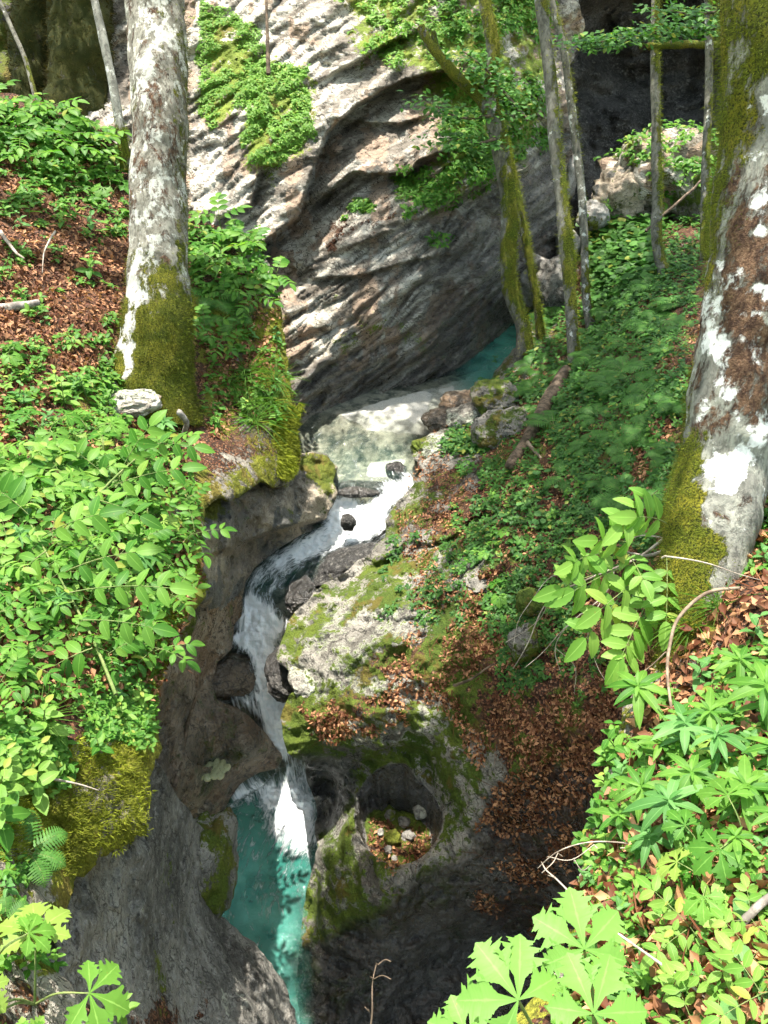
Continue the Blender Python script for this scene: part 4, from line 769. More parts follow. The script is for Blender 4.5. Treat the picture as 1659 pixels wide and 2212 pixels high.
make_tree('slender_tree', 'bare pale stem leaning just left of the broad beech on the left bank', 'tree',
          [(275, 370, 9.6, .075), (262, 290, 9.5, .055), (245, 190, 9.4, .052), (222, 80, 9.3, .048), (200, -20, 9.2, .045), (170, -180, 9.1, .04)],
          lambda V, H, A: np.stack([.75*sstep(.9, .3, H), .35+0*H, .1+0*H, 0*H], 1), seed=9, sides=18, mat=M_BARK, moss_n=600, blobs=[(-8, 13.5, 12.5, 1.4)], nleaf=1500)
make_tree('slender_tree', 'thin dark leaning stem in the top left corner', 'tree',
          [(80, 222, 9.6, .03), (55, 130, 9.6, .027), (25, 60, 9.6, .025), (-10, -20, 9.6, .022), (-50, -120, 9.6, .02)], mk_s(.1, 8), seed=10, sides=10)
# old mossy trunks in the shade, top left
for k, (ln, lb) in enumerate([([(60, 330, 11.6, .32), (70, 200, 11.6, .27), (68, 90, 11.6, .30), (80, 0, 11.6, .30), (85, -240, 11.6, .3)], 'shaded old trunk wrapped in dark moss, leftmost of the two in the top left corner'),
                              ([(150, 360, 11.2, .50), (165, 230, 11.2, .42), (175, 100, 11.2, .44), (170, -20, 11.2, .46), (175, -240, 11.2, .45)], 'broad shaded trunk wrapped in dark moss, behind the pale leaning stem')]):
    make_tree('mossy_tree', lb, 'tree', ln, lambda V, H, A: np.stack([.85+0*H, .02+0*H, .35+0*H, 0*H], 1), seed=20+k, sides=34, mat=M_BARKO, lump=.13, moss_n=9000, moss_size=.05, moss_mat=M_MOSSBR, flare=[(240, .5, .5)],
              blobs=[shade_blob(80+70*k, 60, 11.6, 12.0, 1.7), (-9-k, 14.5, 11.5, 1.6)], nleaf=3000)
# young conifer on the cliff top
def young_spruce():
    b = P1(580, 160, 10.4); root = empty('spruce_sapling', b); tag(root, 'yellow green spruce sapling growing on the sunlit cliff top', 'tree')
    top = P1(573, -60, 10.4); q = catmull([b, P1(577, 60, 10.4), top], 6); v_, f_ = tube(q, np.linspace(.03, .012, len(q)), 7); quads_obj('trunk', v_-b, f_, M_TWIGD, root)
    L = Leaves(); s = top-b
    for i in range(22):
        h = .45+.55*i/22; c = b+s*h; n = 6
        for k in range(n):
            a = i*1.1+k*math.tau/n; ln = .42*(1.15-h)+.1; t = np.linspace(.1, 1, 16)[:, None]; d = np.array([math.cos(a), math.sin(a), -.1]); X = c+d*t*ln
            for sgn in (-1, 1):
                nn = np.tile([0, 0, 1.], (16, 1)); yaw = np.full(16, 0.); M = frames(nn, np.arctan2(d[1], d[0])+0*yaw, 0*yaw, np.full(16, .05)); M[:, :, 1] = (d*.6+sgn*np.array([-d[1], d[0], 0]))*.06; M[:, :, 0] = d*.02; L.add(leaf_t(1, .5, 0, 0), M, X-b, RNG.random(16))
    L.build('foliage', M_LEAFY, root)
young_spruce()
M_GREYS = mat_terrain('rubble_stone', (.16, .15, .13), (.34, .32, .28), crack=0, bscale=.6)
# ---------------------------------------------------------------- loose rocks, logs
_ico = {}
def ico(sub):
    if sub not in _ico:
        import bmesh
        bm = bmesh.new(); bmesh.ops.create_icosphere(bm, subdivisions=sub, radius=1)
        V = np.array([v.co[:] for v in bm.verts]); F = [tuple(v.index for v in f.verts) for f in bm.faces]; bm.free(); _ico[sub] = (V, F)
    return _ico[sub]
def rock(name, label, u, v, D, rx, rz, ry=None, rot=0., mat=None, mask=(.1, 0, 0, .1), sub=5, amp=.25, seed=0, group=None, strata=0, flat=0, cat='rock', tilt=0., mossy_top=0.):
    """rx, rz half width and height in photo pixels; ry half depth in metres"""
    V, F = ico(sub); s = D/FPX; V = V.copy(); W = V*(1+amp*fbm(V+seed*3.1, 1.1, 4, .5)[:, None]-amp*.5*np.abs(perlin(V*2.3+seed))[:, None]+.03*fbm(V+seed, 6, 3)[:, None])
    W = np.sign(W)*np.abs(W)**(1-.15)
    if strata: W += V*(strata*np.abs(perlin(np.stack([W[:, 0]*.6, W[:, 1]*.6, W[:, 2]*5+W[:, 0]*1.5], 1))))[:, None]
    W = W*np.array([rx*s, ry or rx*s, rz*s]); c, t_ = math.cos(tilt), math.sin(tilt); W[:, 0], W[:, 2] = W[:, 0]*c-W[:, 2]*t_, W[:, 0]*t_+W[:, 2]*c
    c, t_ = math.cos(rot), math.sin(rot); W[:, 0], W[:, 1] = W[:, 0]*c-W[:, 1]*t_, W[:, 0]*t_+W[:, 1]*c
    P = P1(u, v, D); Q = W+P; mk = np.tile(np.array(mask, float), (len(V), 1)); mk[:, 0] += mossy_top*sstep(.0, .7, V[:, 2]); mk = mk+(fbm(Q, 3.5, 4)*.4)[:, None]*np.array([1, .8, .5, .9])*(mk > .03)
    o = mesh_obj(name, W, F, mat or M_BOULDER, attrs={'mask': mk, 'tone': tone(Q)}); o.location = P; tag(o, label, cat, group); return o
rock('boulder', 'rounded mossy boulder at the left edge of the lower pool', 456, 1862, 6.35, 50, 96, .42, mat=M_GREY, mask=(.58, 0, .1, .22), amp=.3, seed=1, tilt=.1)
rock('boulder', 'black wet boulder with carved stripes, wedged at the right side of the chute', 636, 1449, 7.7, 58, 36, .30, mat=M_DARK, mask=(.05, 0, .6, 0), amp=.2, seed=2, strata=.28, tilt=-.1)
rock('boulder', 'dark brown wet rounded rock left of the white chute', 500, 1462, 8.2, 56, 34, .28, mat=M_BROWN, mask=(.05, 0, .8, 0), amp=.14, seed=3)
rock('rock', 'small dark rock standing in the white rapids below the upper pool', 752, 1129, 8.78, 17, 17, .09, mat=M_DARK, mask=(.3, 0, .5, 0), sub=4, seed=4)
rock('rock', 'small black rock at the lip of the upper pool', 855, 1016, 9.35, 22, 17, .12, mat=M_DARK, mask=(.1, 0, .7, 0), sub=4, seed=5)
rock('rock', 'low flat dark rock awash between the upper pool and the rapids', 785, 1056, 9.2, 56, 8, .16, mat=M_DARK, mask=(.05, 0, .8, 0), sub=4, seed=6, strata=.2)
rock('rock', 'long low dark rock slab right of the rapids below the mossy slope', 748, 1222, 8.62, 88, 17, .24, mat=M_DARK, mask=(.15, .02, .5, 0), seed=7, tilt=.42, strata=.15)
rock('rock', 'dark wet slab in the shallow stream above the upper foam', 648, 1285, 8.25, 36, 20, .24, mat=M_DARK, mask=(.05, 0, .8, 0), seed=8, tilt=.5)
rock('rock', 'dark rounded rock at the right shore of the sandy pool', 990, 872, 10.2, 42, 20, .25, mat=M_BROWN, mask=(.12, 0, .5, .05), seed=9, tilt=.1)
rock('rock', 'low half sunk dark rock beside the white gravel', 945, 907, 9.9, 34, 19, .22, mat=M_BROWN, mask=(.2, 0, .8, 0), seed=10)
rock('boulder', 'white crusted mossy boulder by the end of the gravel', 935, 968, 9.4, 44, 27, .22, mat=M_SLOPE, mask=(.42, 0, 0, .6), seed=11, tilt=.25, amp=.3)
rock('boulder', 'white crusted block above the dark shore rock', 1010, 905, 9.75, 44, 26, .25, mat=M_SLOPE, mask=(.35, 0, 0, .62), seed=12, tilt=.4, amp=.3)
rock('boulder', 'mossy block under the fern bank beside the gravel pool', 1070, 860, 9.6, 48, 36, .3, mat=M_SLOPE, mask=(.62, .1, .2, .1), seed=13, amp=.3)
rock('boulder', 'grey mossy block beside the brown fallen root', 1085, 925, 8.9, 60, 36, .3, mat=M_SLOPE, mask=(.42, .3, 0, .36), seed=14, amp=.3, tilt=.2)
rock('boulder', 'pale mossy ledge rock midway up the slope', 1060, 1250, 6.95, 60, 20, .2, mat=M_SLOPE, mask=(.42, .2, 0, .3), seed=15, amp=.3, tilt=.3)
rock('boulder', 'low moss cushion rock under the green ground cover', 1145, 1300, 6.25, 30, 22, .12, mat=M_SLOPE, mask=(.8, 0, 0, .1), seed=16, amp=.25)
rock('boulder', 'dark mossy block in the leaf litter right of the carved bowl', 1130, 1390, 6.05, 34, 42, .12, mat=M_SLOPE, mask=(.6, .2, .2, .05), seed=17, amp=.3)
rock('boulder', 'grey overhung boulder in the cave mouth left of the lit rock', 1283, 468, 12.6, 34, 30, .3, mat=M_BOULDER, mask=(.36, 0, .1, .2), seed=18)
rock('boulder', 'dark hollow boulder under the sunlit rock by the cave', 1338, 425, 12.8, 56, 58, .5, mat=M_TAN, mask=(.2, .15, .3, .1), seed=19, amp=.35, tilt=.5)
rock('boulder', 'large sunlit pale rock with ferns before the black cave', 1440, 385, 13.0, 105, 92, .9, mat=M_CLIFF, mask=(.3, .36, 0, .25), seed=20, amp=.55)
rock('boulder', 'shaded leafy rock between the lit rock and the thick beech', 1520, 430, 12.4, 70, 70, .7, mat=M_SLOPE, mask=(.5, .4, 0, .2), seed=21, amp=.3)
rock('boulder', 'smooth grey boulder standing in the narrows behind the forked tree', 1128, 610, 12.7, 38, 62, .4, mat=M_BOULDER, mask=(.03, 0, .35, 0), seed=22, amp=.25, strata=.2)
rock('boulder', 'dark block in the narrows under the weathered log', 1198, 630, 12.2, 44, 66, .45, mat=M_GREY, mask=(.12, 0, .3, 0), seed=23, amp=.3)
rock('boulder', 'pale lump of rock glimpsed behind the straight slender tree', 1228, 385, 13.3, 16, 50, .3, mat=M_BOULDER, mask=(.1, 0, .2, .1), seed=24, sub=4)
rock('boulder', 'grey stone showing between the two right stems above the log', 1225, 540, 12.9, 28, 44, .3, mat=M_BOULDER, mask=(.05, 0, .3, .1), seed=25, sub=4)
rock('rock', 'bare pale stone set in the bank under the broad beech', 285, 872, 7.0, 62, 26, .16, mat=M_CLIFF, mask=(.15, .1, 0, .5), seed=26, amp=.25, tilt=.1)
rock('boulder', 'white crusted rock on the bank directly above the black striped boulder', 672, 1468, 7.2, 46, 26, .25, mat=M_SLOPE, mask=(.4, .1, 0, .55), seed=27, amp=.3, tilt=-.2)
# stones lying in the two potholes
ST = 'pale stones lying in the large pothole'
hs = SHEETS['hillside']
for i, (u, v, r, lab, mk) in enumerate([(908, 1754, 17, 'round white stone at the upper right rim of the pothole floor', (.0, 0, 0, .5)), (872, 1778, 13, 'oval grey stone in the middle of the pothole', (.1, 0, 0, .2)), (843, 1762, 12, 'half mossy grey stone by the left wall of the pothole', (.45, 0, 0, .2)),
        (882, 1808, 14, 'yellowish stone at the right of the pothole floor', (.1, 0, 0, .1)), (848, 1812, 18, 'round stone covered in green moss in the pothole', (.9, 0, 0, 0)), (822, 1800, 8, 'small white stone at the left rim of the pothole', (0, 0, 0, .6)), (838, 1838, 9, 'small mossy stone low in the pothole', (.4, 0, 0, .3)), (852, 1857, 7, 'white pebble at the lower end of the pothole', (0, 0, 0, .5))]):
    P, n, D = hs.hit(u, v); rock('stone', lab, u, v-2, float(D)-.01, r, r*.75, sub=4, rot=i*1.3, mat=M_GREYS, mask=mk, seed=40+i, amp=.32, group=ST, cat='stone')
    bpy.data.objects[-1] if False else None
bs = SHEETS['potholed_rock']
M_PEB = mat_terrain('pool_pebble', (.42, .40, .20), (.62, .58, .34), crack=0, bscale=.3)
c1 = bs.at(449, 1622)[0][0]; c1[2] = .66
for i in range(22):
    a = i*2.4; r = .145*math.sqrt((i+.5)/22); x, y = c1[0]+r*math.cos(a)*1.0, c1[1]+r*math.sin(a)*.85; u_, v_, d_ = project(np.array([x, y, c1[2]+.02])); q = RNG.uniform(.8, 1.2)
    rock('pebble', 'rounded yellow pebble under water in the small round pothole', float(u_), float(v_), float(d_), 8.5*q, 6*q, sub=3, rot=a*3, mat=M_PEB, mask=(0, 0, 0, 0), seed=60+i, amp=.18, group='pebbles in the small round pothole', cat='pebble')
def pothole_water():
    n = 40; a = np.arange(n)/n*2*np.pi; V = [(c1[0], c1[1], c1[2]+.085)]+[(c1[0]+.215*math.cos(t), c1[1]+.18*math.sin(t), c1[2]+.085) for t in a]
    F = [(0, 1+i, 1+(i+1) % n) for i in range(n)]; o = mesh_obj('water', V, F, M_WATER, attrs={'mask': np.tile([.06, 0, 0, 0], (n+1, 1))}); o['kind'] = 'structure'
pothole_water()
def stick(name, label, pts, R, mat, cat='branch', sides=7, kids=(), wob=.02, group=None, sheet=None):
    P = [P1(*p) for p in pts]; v_, f_ = limb_mesh(P, R if hasattr(R, '__len__') else np.linspace(R, R*.35, len(P)), sides, wob, 14); b = P[0]
    if not kids: o = quads_obj(name, v_-b, f_, mat, None, {'mask': np.tile([.2, .1, 0, 0], (len(v_), 1))}); o.location = b; tag(o, label, cat, group); return o
    root = empty(name, b); tag(root, label, cat, group); quads_obj('stem', v_-b, f_, mat, root)
    for kp, kr in kids:
        K = [P1(*p) for p in kp]; v_, f_ = limb_mesh(K, np.linspace(kr, kr*.3, len(K)), 5, wob); quads_obj('twig', v_-b, f_, mat, root)
    return root
stick('fallen_log', 'weathered grey log wedged across the narrows behind the slender trees', [(1105, 538, 12.4), (1140, 556, 12.3), (1180, 572, 12.2), (1215, 585, 12.1)], [.11, .10, .09, .07], M_LOG, 'log', 12)
stick('fallen_log', 'long brown rotten trunk lying down the slope below the straight tree', [(1225, 800, 9.2), (1195, 850, 8.85), (1165, 905, 8.45), (1130, 965, 8.1), (1100, 1010, 7.85)], [.07, .085, .08, .065, .05], M_TWIGD, 'log', 12)
stick('mossy_branch', 'short broken branch lying below the rotten brown trunk', [(1140, 955, 7.9), (1165, 985, 7.75), (1200, 1015, 7.55)], .022, M_TWIGM)
stick('dead_branch', 'thin dark pole leaning against the lit rock in front of the cave', [(1395, 500, 10.9), (1460, 440, 11), (1530, 375, 11.2)], [.02, .02, .015], M_TWIGD)
stick('dead_branch', 'thin stick leaning on the brown wet rock above the small pothole', [(376, 1700, 6.9), (392, 1640, 7.1), (408, 1560, 7.15), (424, 1500, 7.1)], [.02, .02, .017, .014], M_TWIGD)
stick('dead_branch', 'dark broken branch end at the left edge below the leaning stem', [(-60, 668, 6.8), (0, 668, 6.85), (45, 660, 6.9), (85, 652, 6.9)], [.045, .042, .034, .028], M_LOG)
stick('dead_branch', 'thin dark branch on the leaf litter of the shaded slope', [(980, 1480, 6.35), (1030, 1462, 6.2), (1070, 1435, 6.1)], .013, M_TWIGD)
stick('bent_branch', 'long pale dead branch reaching out over the gorge from the near right bank', [(1560, 2195, 1.9), (1480, 2120, 2.0), (1400, 2060, 2.1), (1310, 1990, 2.25), (1240, 1930, 2.4), (1200, 1895, 2.5), (1183, 1880, 2.55), (1172, 1862, 2.6)], [.0042, .004, .0038, .0036, .003, .0026, .0022, .0016], M_TWIG, 'branch', 6,
      kids=[([(1200, 1895, 2.5), (1186, 1890, 2.5)], .002)], wob=.012)
stick('dry_twig', 'tangle of fine dry twigs beside the tip of the long pale branch', [(1500, 1832, 2.6), (1400, 1830, 2.65), (1290, 1832, 2.7), (1215, 1850, 2.75), (1172, 1880, 2.8)], .0035, M_TWIG,
      kids=[([(1290, 1832, 2.7), (1240, 1868, 2.7), (1190, 1858, 2.75)], .002), ([(1240, 1860, 2.7), (1262, 1890, 2.7), (1280, 1880, 2.7)], .002), ([(1215, 1850, 2.75), (1200, 1870, 2.7), (1175, 1890, 2.7)], .0018), ([(1340, 1832, 2.65), (1400, 1880, 2.55), (1450, 1910, 2.5)], .002)])
stick('bare_shrub', 'pale bare branching shrub reaching left from the mossy beech base', [(1445, 1165, 3.75), (1400, 1195, 3.8), (1330, 1225, 3.85), (1260, 1260, 3.9), (1180, 1300, 4.0), (1140, 1380, 4.05), (1100, 1440, 4.1)], [.008, .007, .006, .005, .004, .003, .002], M_TWIG, 'shrub',
      kids=[([(1445, 1165, 3.75), (1390, 1160, 3.8), (1355, 1168, 3.8)], .004), ([(1330, 1225, 3.85), (1300, 1290, 3.9), (1230, 1350, 3.95), (1200, 1400, 4), (1215, 1450, 4)], .005), ([(1230, 1350, 3.95), (1180, 1400, 4), (1130, 1440, 4)], .003), ([(1260, 1260, 3.9), (1190, 1250, 4), (1130, 1320, 4), (1105, 1400, 4)], .003),
            ([(1200, 1400, 4), (1245, 1440, 4), (1250, 1500, 4)], .0025), ([(1180, 1300, 4), (1160, 1340, 4), (1090, 1390, 4)], .002), ([(1300, 1290, 3.9), (1270, 1360, 3.9), (1290, 1430, 3.95), (1320, 1480, 3.9)], .0025)])
stick('vine', 'woody brown vine curving down the near bank below the mossy beech', [(1600, 1270, 3.3), (1520, 1290, 3.35), (1465, 1340, 3.35), (1445, 1410, 3.3), (1440, 1500, 3.2), (1448, 1600, 3.1)], [.007, .008, .0075, .007, .006, .005], M_TWIGM, 'branch', kids=[([(1445, 1410, 3.3), (1400, 1450, 3.35), (1340, 1478, 3.4)], .004)])
stick('vine', 'thin reddish twig crossing in front of the mossy beech base', [(1430, 1205, 3.5), (1490, 1215, 3.4), (1560, 1228, 3.3), (1640, 1250, 3.2)], .0045, M_TWIG, 'branch')
stick('dry_twig', 'bare brown twig standing at the bottom edge of the photo', [(780, 2260, 2.2), (795, 2180, 2.3), (800, 2120, 2.35), (812, 2075, 2.4)], .0035, M_TWIGD, kids=[([(800, 2110, 2.35), (822, 2100, 2.4), (840, 2108, 2.4)], .0018), ([(812, 2080, 2.4), (830, 2068, 2.4), (842, 2072, 2.4)], .0015), ([(795, 2180, 2.3), (780, 2165, 2.3)], .0015)])
stick('dead_branch', 'grey branch lying among plants at the lower right edge', [(1530, 2070, 2.05), (1580, 2010, 2.05), (1640, 1960, 2.05), (1700, 1930, 2.05)], [.011, .012, .011, .01], M_LOG)
stick('dead_branch', 'forked pale twig lying on the litter left of the beech', [(0, 500, 7.5), (30, 545, 7.3), (50, 560, 7.2)], .02, M_TWIG, kids=[([(120, 500, 7.6), (95, 540, 7.4), (90, 590, 7.3)], .012)])
stick('root', 'gnarled root hanging under the mossy bank edge', [(385, 890, 7.0), (402, 915, 7.1), (398, 945, 7.2), (408, 975, 7.3)], [.03, .025, .02, .012], M_LOG, 'root')
stick('dead_branch', 'fine dry twig lying on the mossy lower left bank', [(110, 1680, 3.5), (160, 1690, 3.55), (212, 1702, 3.6)], .006, M_TWIG)
# ---------------------------------------------------------------- ground cover and leaf litter (uncountable)
def sample(poly, n, seed=0, clump=None):
    poly = wiggle(poly, 16, 12, .03, seed); lo, hi = poly.min(0), poly.max(0); U = []; k = 0; r = np.random.default_rng(seed+100)
    while k < n:
        u = r.uniform(lo[0], hi[0], n*2); v = r.uniform(lo[1], hi[1], n*2); m = in_poly(poly, u, v)
        if clump is not None: m &= fbm(np.stack([u/90., v/90., 0*u+seed], 1), 1, 4, .65) > clump
        U.append(np.stack([u[m], v[m]], 1)); k += m.sum()
        if len(U) > 40: break
    U = np.concatenate(U)[:n]; return U[:, 0], U[:, 1]
def cover(specs, name, label, cat_mat, T=None, per=4):
    L = Leaves()
    for (sheet, poly, n, px, h, clump, seed, *rest) in specs:
        n = int(n*(1.35 if sheet != 'cliff' else 1)); u, v = sample(poly, n, seed, clump); P, N, D = SHEETS[sheet].at(u, v); n = len(u); sz = px*D/FPX*RNG.uniform(.6, 1.3, n)
        up = N*.6+np.array([0, -.12, 1.0]); base = P+np.array([0, 0, 1.])*(h*D/FPX*RNG.random(n))[:, None]; tt = rest[0] if rest else (T or T_OVATE)
        yaw0 = RNG.uniform(0, 6.28, n)
        for k in range(per):
            keep = RNG.random(n) < .85; m = keep.sum(); L.add(tt, frames(up[keep]+RNG.normal(0, .25, (m, 3)), yaw0[keep]+k*2*np.pi/per+RNG.normal(0, .4, m), RNG.uniform(-.25, .45, m), sz[keep]*RNG.uniform(.7, 1.1, m)), base[keep], RNG.random(m))
    o = L.build(name, cat_mat); tag(o, label, 'ground cover' if 'litter' not in name else 'leaf litter', None, 'stuff'); return o
def litter(specs):
    L = Leaves()
    for (sheet, poly, n, px, clump, seed) in specs:
        u, v = sample(poly, n, seed, clump); P, N, D = SHEETS[sheet].at(u, v); n = len(u); m = n//2
        for s, T in ((slice(0, m), T_DEAD), (slice(m, n), T_DEAD2)):
            k = len(u[s]); L.add(T, frames(N[s]+RNG.normal(0, .35, (k, 3)), RNG.uniform(0, 6.28, k), RNG.normal(0, .2, k), px*RNG.uniform(.35, 1.35, k)), P[s]+N[s]*RNG.uniform(.002, .02, (k, 1)), RNG.random(k)**1.2)
    for (sheet, poly, n, px, clump, seed) in specs:
        m = n//22; u, v = sample(poly, m, seed+50, None); P, N, D = SHEETS[sheet].at(u, v); m = len(u)
        L.add(leaf_t(3, .03, .3, .1, lambda t: .6+.4*(1-t)), frames(N+RNG.normal(0, .1, (m, 3)), RNG.uniform(0, 6.28, m), RNG.normal(0, .08, m), px*RNG.uniform(2, 5, m)), P+N*.015, RNG.random(m)*.4)
    o = L.build('leaf_litter', M_LITTER); tag(o, 'brown dead beech leaves covering both banks of the gorge', 'leaf litter', None, 'stuff')
litter([('ground', [(-60, 215), (120, 240), (270, 360), (290, 560), (240, 760), (60, 900), (-60, 900)], 9000, .055, None, 1), ('ground', [(-60, 880), (430, 900), (430, 1250), (330, 1500), (-60, 1560)], 8000, .05, None, 2),
        ('ground', [(430, 690), (600, 650), (610, 880), (450, 950)], 1300, .05, -.1, 3), ('hillside', [(900, 960), (1150, 760), (1560, 560), (1560, 1200), (1300, 1600), (1240, 2050), (1000, 1950), (1050, 1700), (960, 1540), (800, 1480), (900, 1330), (860, 1130)], 24000, .036, -.05, 4),
        ('hillside', [(640, 1520), (860, 1490), (900, 1560), (700, 1600)], 900, .04, .05, 5), ('hillside', [(800, 1730), (930, 1740), (930, 1840), (850, 1890), (790, 1820)], 700, .035, None, 6),
        ('near_bank', [(1480, 1200), (1700, 1080), (1700, 2260), (1250, 2260), (1260, 1900), (1400, 1480)], 4200, .055, None, 7), ('near_bank', [(1700, 700), (2700, 600), (2700, 2500), (1700, 2300)], 3500, .055, None, 8), ('ground', [(-800, 200), (-60, 215), (-60, 2200), (-800, 2200)], 5000, .055, None, 9)])
cover([('ground', [(-60, 225), (150, 250), (262, 320), (270, 420), (140, 420), (-60, 330)], 520, 18, 30, None, 11), ('ground', [(-60, 330), (270, 400), (270, 520), (60, 520), (-60, 420)], 260, 16, 16, .05, 12), ('ground', [(-60, 520), (260, 560), (250, 760), (-60, 760)], 180, 15, 14, .22, 13),
       ('ground', [(-60, 740), (240, 780), (400, 930), (430, 1100), (430, 1260), (330, 1480), (340, 1600), (-60, 1620)], 2500, 14, 26, -.02, 14), ('ground', [(430, 600), (600, 620), (620, 930), (450, 950)], 170, 14, 12, .05, 15),
       ('ground', [(380, 500), (560, 520), (600, 640), (420, 640)], 260, 16, 30, None, 16), ('ground', [(-60, 1560), (150, 1580), (140, 1700), (-60, 1740)], 380, 24, 30, None, 17), ('ground', [(150, 1480), (330, 1480), (330, 1620), (200, 1600)], 420, 14, 20, None, 18), ('ground', [(-60, 1780), (90, 1790), (100, 1880), (-60, 2080)], 160, 18, 16, 0, 19)],
      'ground_cover', 'bright green low leaves covering the sunlit left bank', M_LEAF)
cover([('ground', [(-1000, 160), (-60, 220), (-60, 2300), (-1000, 2300)], 3800, 26, 36, -.05, 71), ('near_bank', [(1700, 700), (2700, 600), (2700, 2500), (1700, 2300)], 2200, 28, 40, -.1, 72), ('hillside', [(1560, 500), (2300, 350), (2300, 1200), (1600, 1400)], 1500, 16, 20, -.1, 73)],
      'ground_cover', 'leafy undergrowth on the banks beyond the edges of the view', M_LEAF)
cover([('near_bank', [(1262, 1760), (1330, 1560), (1420, 1470), (1700, 1380), (1700, 2260), (1180, 2260), (1245, 2010)], 1150, 22, 36, -.1, 21), ('near_bank', [(1560, 1120), (1700, 1060), (1700, 1300), (1600, 1240)], 90, 22, 20, None, 22)],
      'ground_cover', 'bright green leafy undergrowth on the near right bank', M_LEAF)
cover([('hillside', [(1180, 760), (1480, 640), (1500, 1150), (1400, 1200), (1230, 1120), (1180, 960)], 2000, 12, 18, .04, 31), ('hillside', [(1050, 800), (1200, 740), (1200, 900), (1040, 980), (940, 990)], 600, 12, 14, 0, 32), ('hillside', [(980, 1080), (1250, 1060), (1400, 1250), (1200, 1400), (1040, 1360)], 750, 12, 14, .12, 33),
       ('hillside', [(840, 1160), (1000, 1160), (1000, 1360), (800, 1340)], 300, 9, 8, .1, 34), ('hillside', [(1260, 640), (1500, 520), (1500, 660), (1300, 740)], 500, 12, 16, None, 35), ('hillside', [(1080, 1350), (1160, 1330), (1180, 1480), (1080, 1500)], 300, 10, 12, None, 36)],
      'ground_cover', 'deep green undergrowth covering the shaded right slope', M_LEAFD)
cover([('hillside', [(1180, 760), (1480, 640), (1500, 1150), (1400, 1200), (1230, 1120), (1180, 960)], 1500, 11, 20, -.05, 61), ('hillside', [(1000, 980), (1200, 900), (1260, 1060), (1240, 1400), (1060, 1400), (960, 1200)], 1200, 10, 12, .0, 62), ('hillside', [(1160, 1200), (1420, 1150), (1380, 1500), (1200, 1560)], 600, 10, 10, .12, 63), ('hillside', [(1120, 740), (1250, 620), (1300, 480), (1440, 470), (1540, 480), (1500, 700), (1200, 780)], 900, 12, 16, -.25, 64), ('hillside', [(940, 960), (1060, 860), (1150, 900), (1000, 1040)], 300, 10, 10, .0, 65)],
      'ground_cover', 'fine green seedlings and clover over the shaded right slope', M_FERN, T_SMALL)
cover([('hillside', [(1258, 510), (1340, 475), (1430, 490), (1420, 600), (1330, 660), (1270, 690)], 620, 17, 26, None, 41, T_ROUND)], 'butterbur_patch', 'dense patch of round butterbur leaves between the slender trees', M_FERN, per=2)
cover([('cliff', [(430, 0), (560, 60), (560, 200), (470, 280), (428, 240)], 2600, 6, 5, -.35, 51), ('cliff', [(530, 140), (660, 140), (675, 290), (590, 370), (525, 350)], 3000, 7.5, 10, -.4, 52), ('cliff', [(730, -40), (960, -40), (960, 140), (860, 150), (760, 110)], 700, 10, 8, .0, 53)],
      'cliff_plants', 'sunlit yellow green leafy plants clinging to the cliff top', M_LEAFY)
cover([('cliff', [(960, -40), (1190, -40), (1190, 330), (1050, 390), (950, 300), (940, 150)], 2300, 11, 14, -.1, 54), ('cliff', [(860, 370), (1070, 290), (1080, 390), (960, 460), (860, 470)], 900, 11, 12, -.15, 55), ('cliff', [(730, 440), (860, 390), (870, 430), (740, 480)], 200, 9, 6, 0, 56), ('cliff', [(930, 500), (975, 505), (965, 540), (930, 535)], 40, 9, 6, None, 57)],
      'cliff_plants', 'green leafy plants hanging on the right side and ledge of the cliff', M_LEAF)
def cover_rock(specs, name, label, mat):
    L = Leaves()
    for key, n, sz in specs:
        o = [q for q in bpy.data.objects if q.get('label', '').startswith(key)][0]; V = np.array([v.co[:] for v in o.data.vertices])+np.array(o.location[:]); N = np.array([v.normal[:] for v in o.data.vertices]); k = np.nonzero((N[:, 2] > .15) & (fbm(V, 1.6, 3) > -.1))[0]; i = RNG.choice(k, n)
        for q in range(3): L.add(T_OVATE, frames(N[i]*.5+np.array([0, -.3, 1])+RNG.normal(0, .3, (n, 3)), RNG.uniform(0, 6.28, n), RNG.uniform(-.2, .5, n), sz*RNG.uniform(.6, 1.3, n)), V[i]+N[i]*.03+np.array([0, 0, .06])*RNG.random((n, 1)), RNG.random(n))
    o = L.build(name, mat); tag(o, label, 'ground cover', None, 'stuff')
cover_rock([('large sunlit pale rock', 330, .09), ('shaded leafy rock', 500, .09), ('grey overhung boulder', 40, .07)], 'ground_cover', 'leafy plants on the rocks before the cave', M_LEAF)
# moss fibres along the bank edges
def edge_moss(sheet, name, label, polys, n, size, mat):
    s = SHEETS[sheet]; L = Leaves()
    for k, p in enumerate(polys):
        u, v = sample(p, n//len(polys), 200+k); P, N, D = s.at(u, v); m = len(u); nn = N+RNG.normal(0, .5, (m, 3))+np.array([0, 0, -.9 if size > .05 else 0]); nn /= np.linalg.norm(nn, axis=1)[:, None]; x = np.cross(nn, RNG.normal(size=(m, 3))); x /= np.linalg.norm(x, axis=1)[:, None]
        L.add(T_FIB, np.stack([x, nn, np.cross(x, nn)], 2)*(size*RNG.uniform(.5, 1.4, m))[:, None, None], P, RNG.random(m))
    o = L.build(name, mat); tag(o, label, 'moss', None, 'stuff')
edge_moss('ground', 'moss', 'yellow green moss cushions along the left bank edge', [[(150, 1600), (312, 1610), (312, 1780), (200, 1835), (150, 1880), (-20, 1860), (-20, 1740)], [(500, 650), (600, 640), (645, 900), (640, 1005), (560, 1005)], [(330, 1240), (440, 1200), (436, 1270), (372, 1345), (330, 1500), (300, 1480)]], 30000, .022, M_MOSSB)
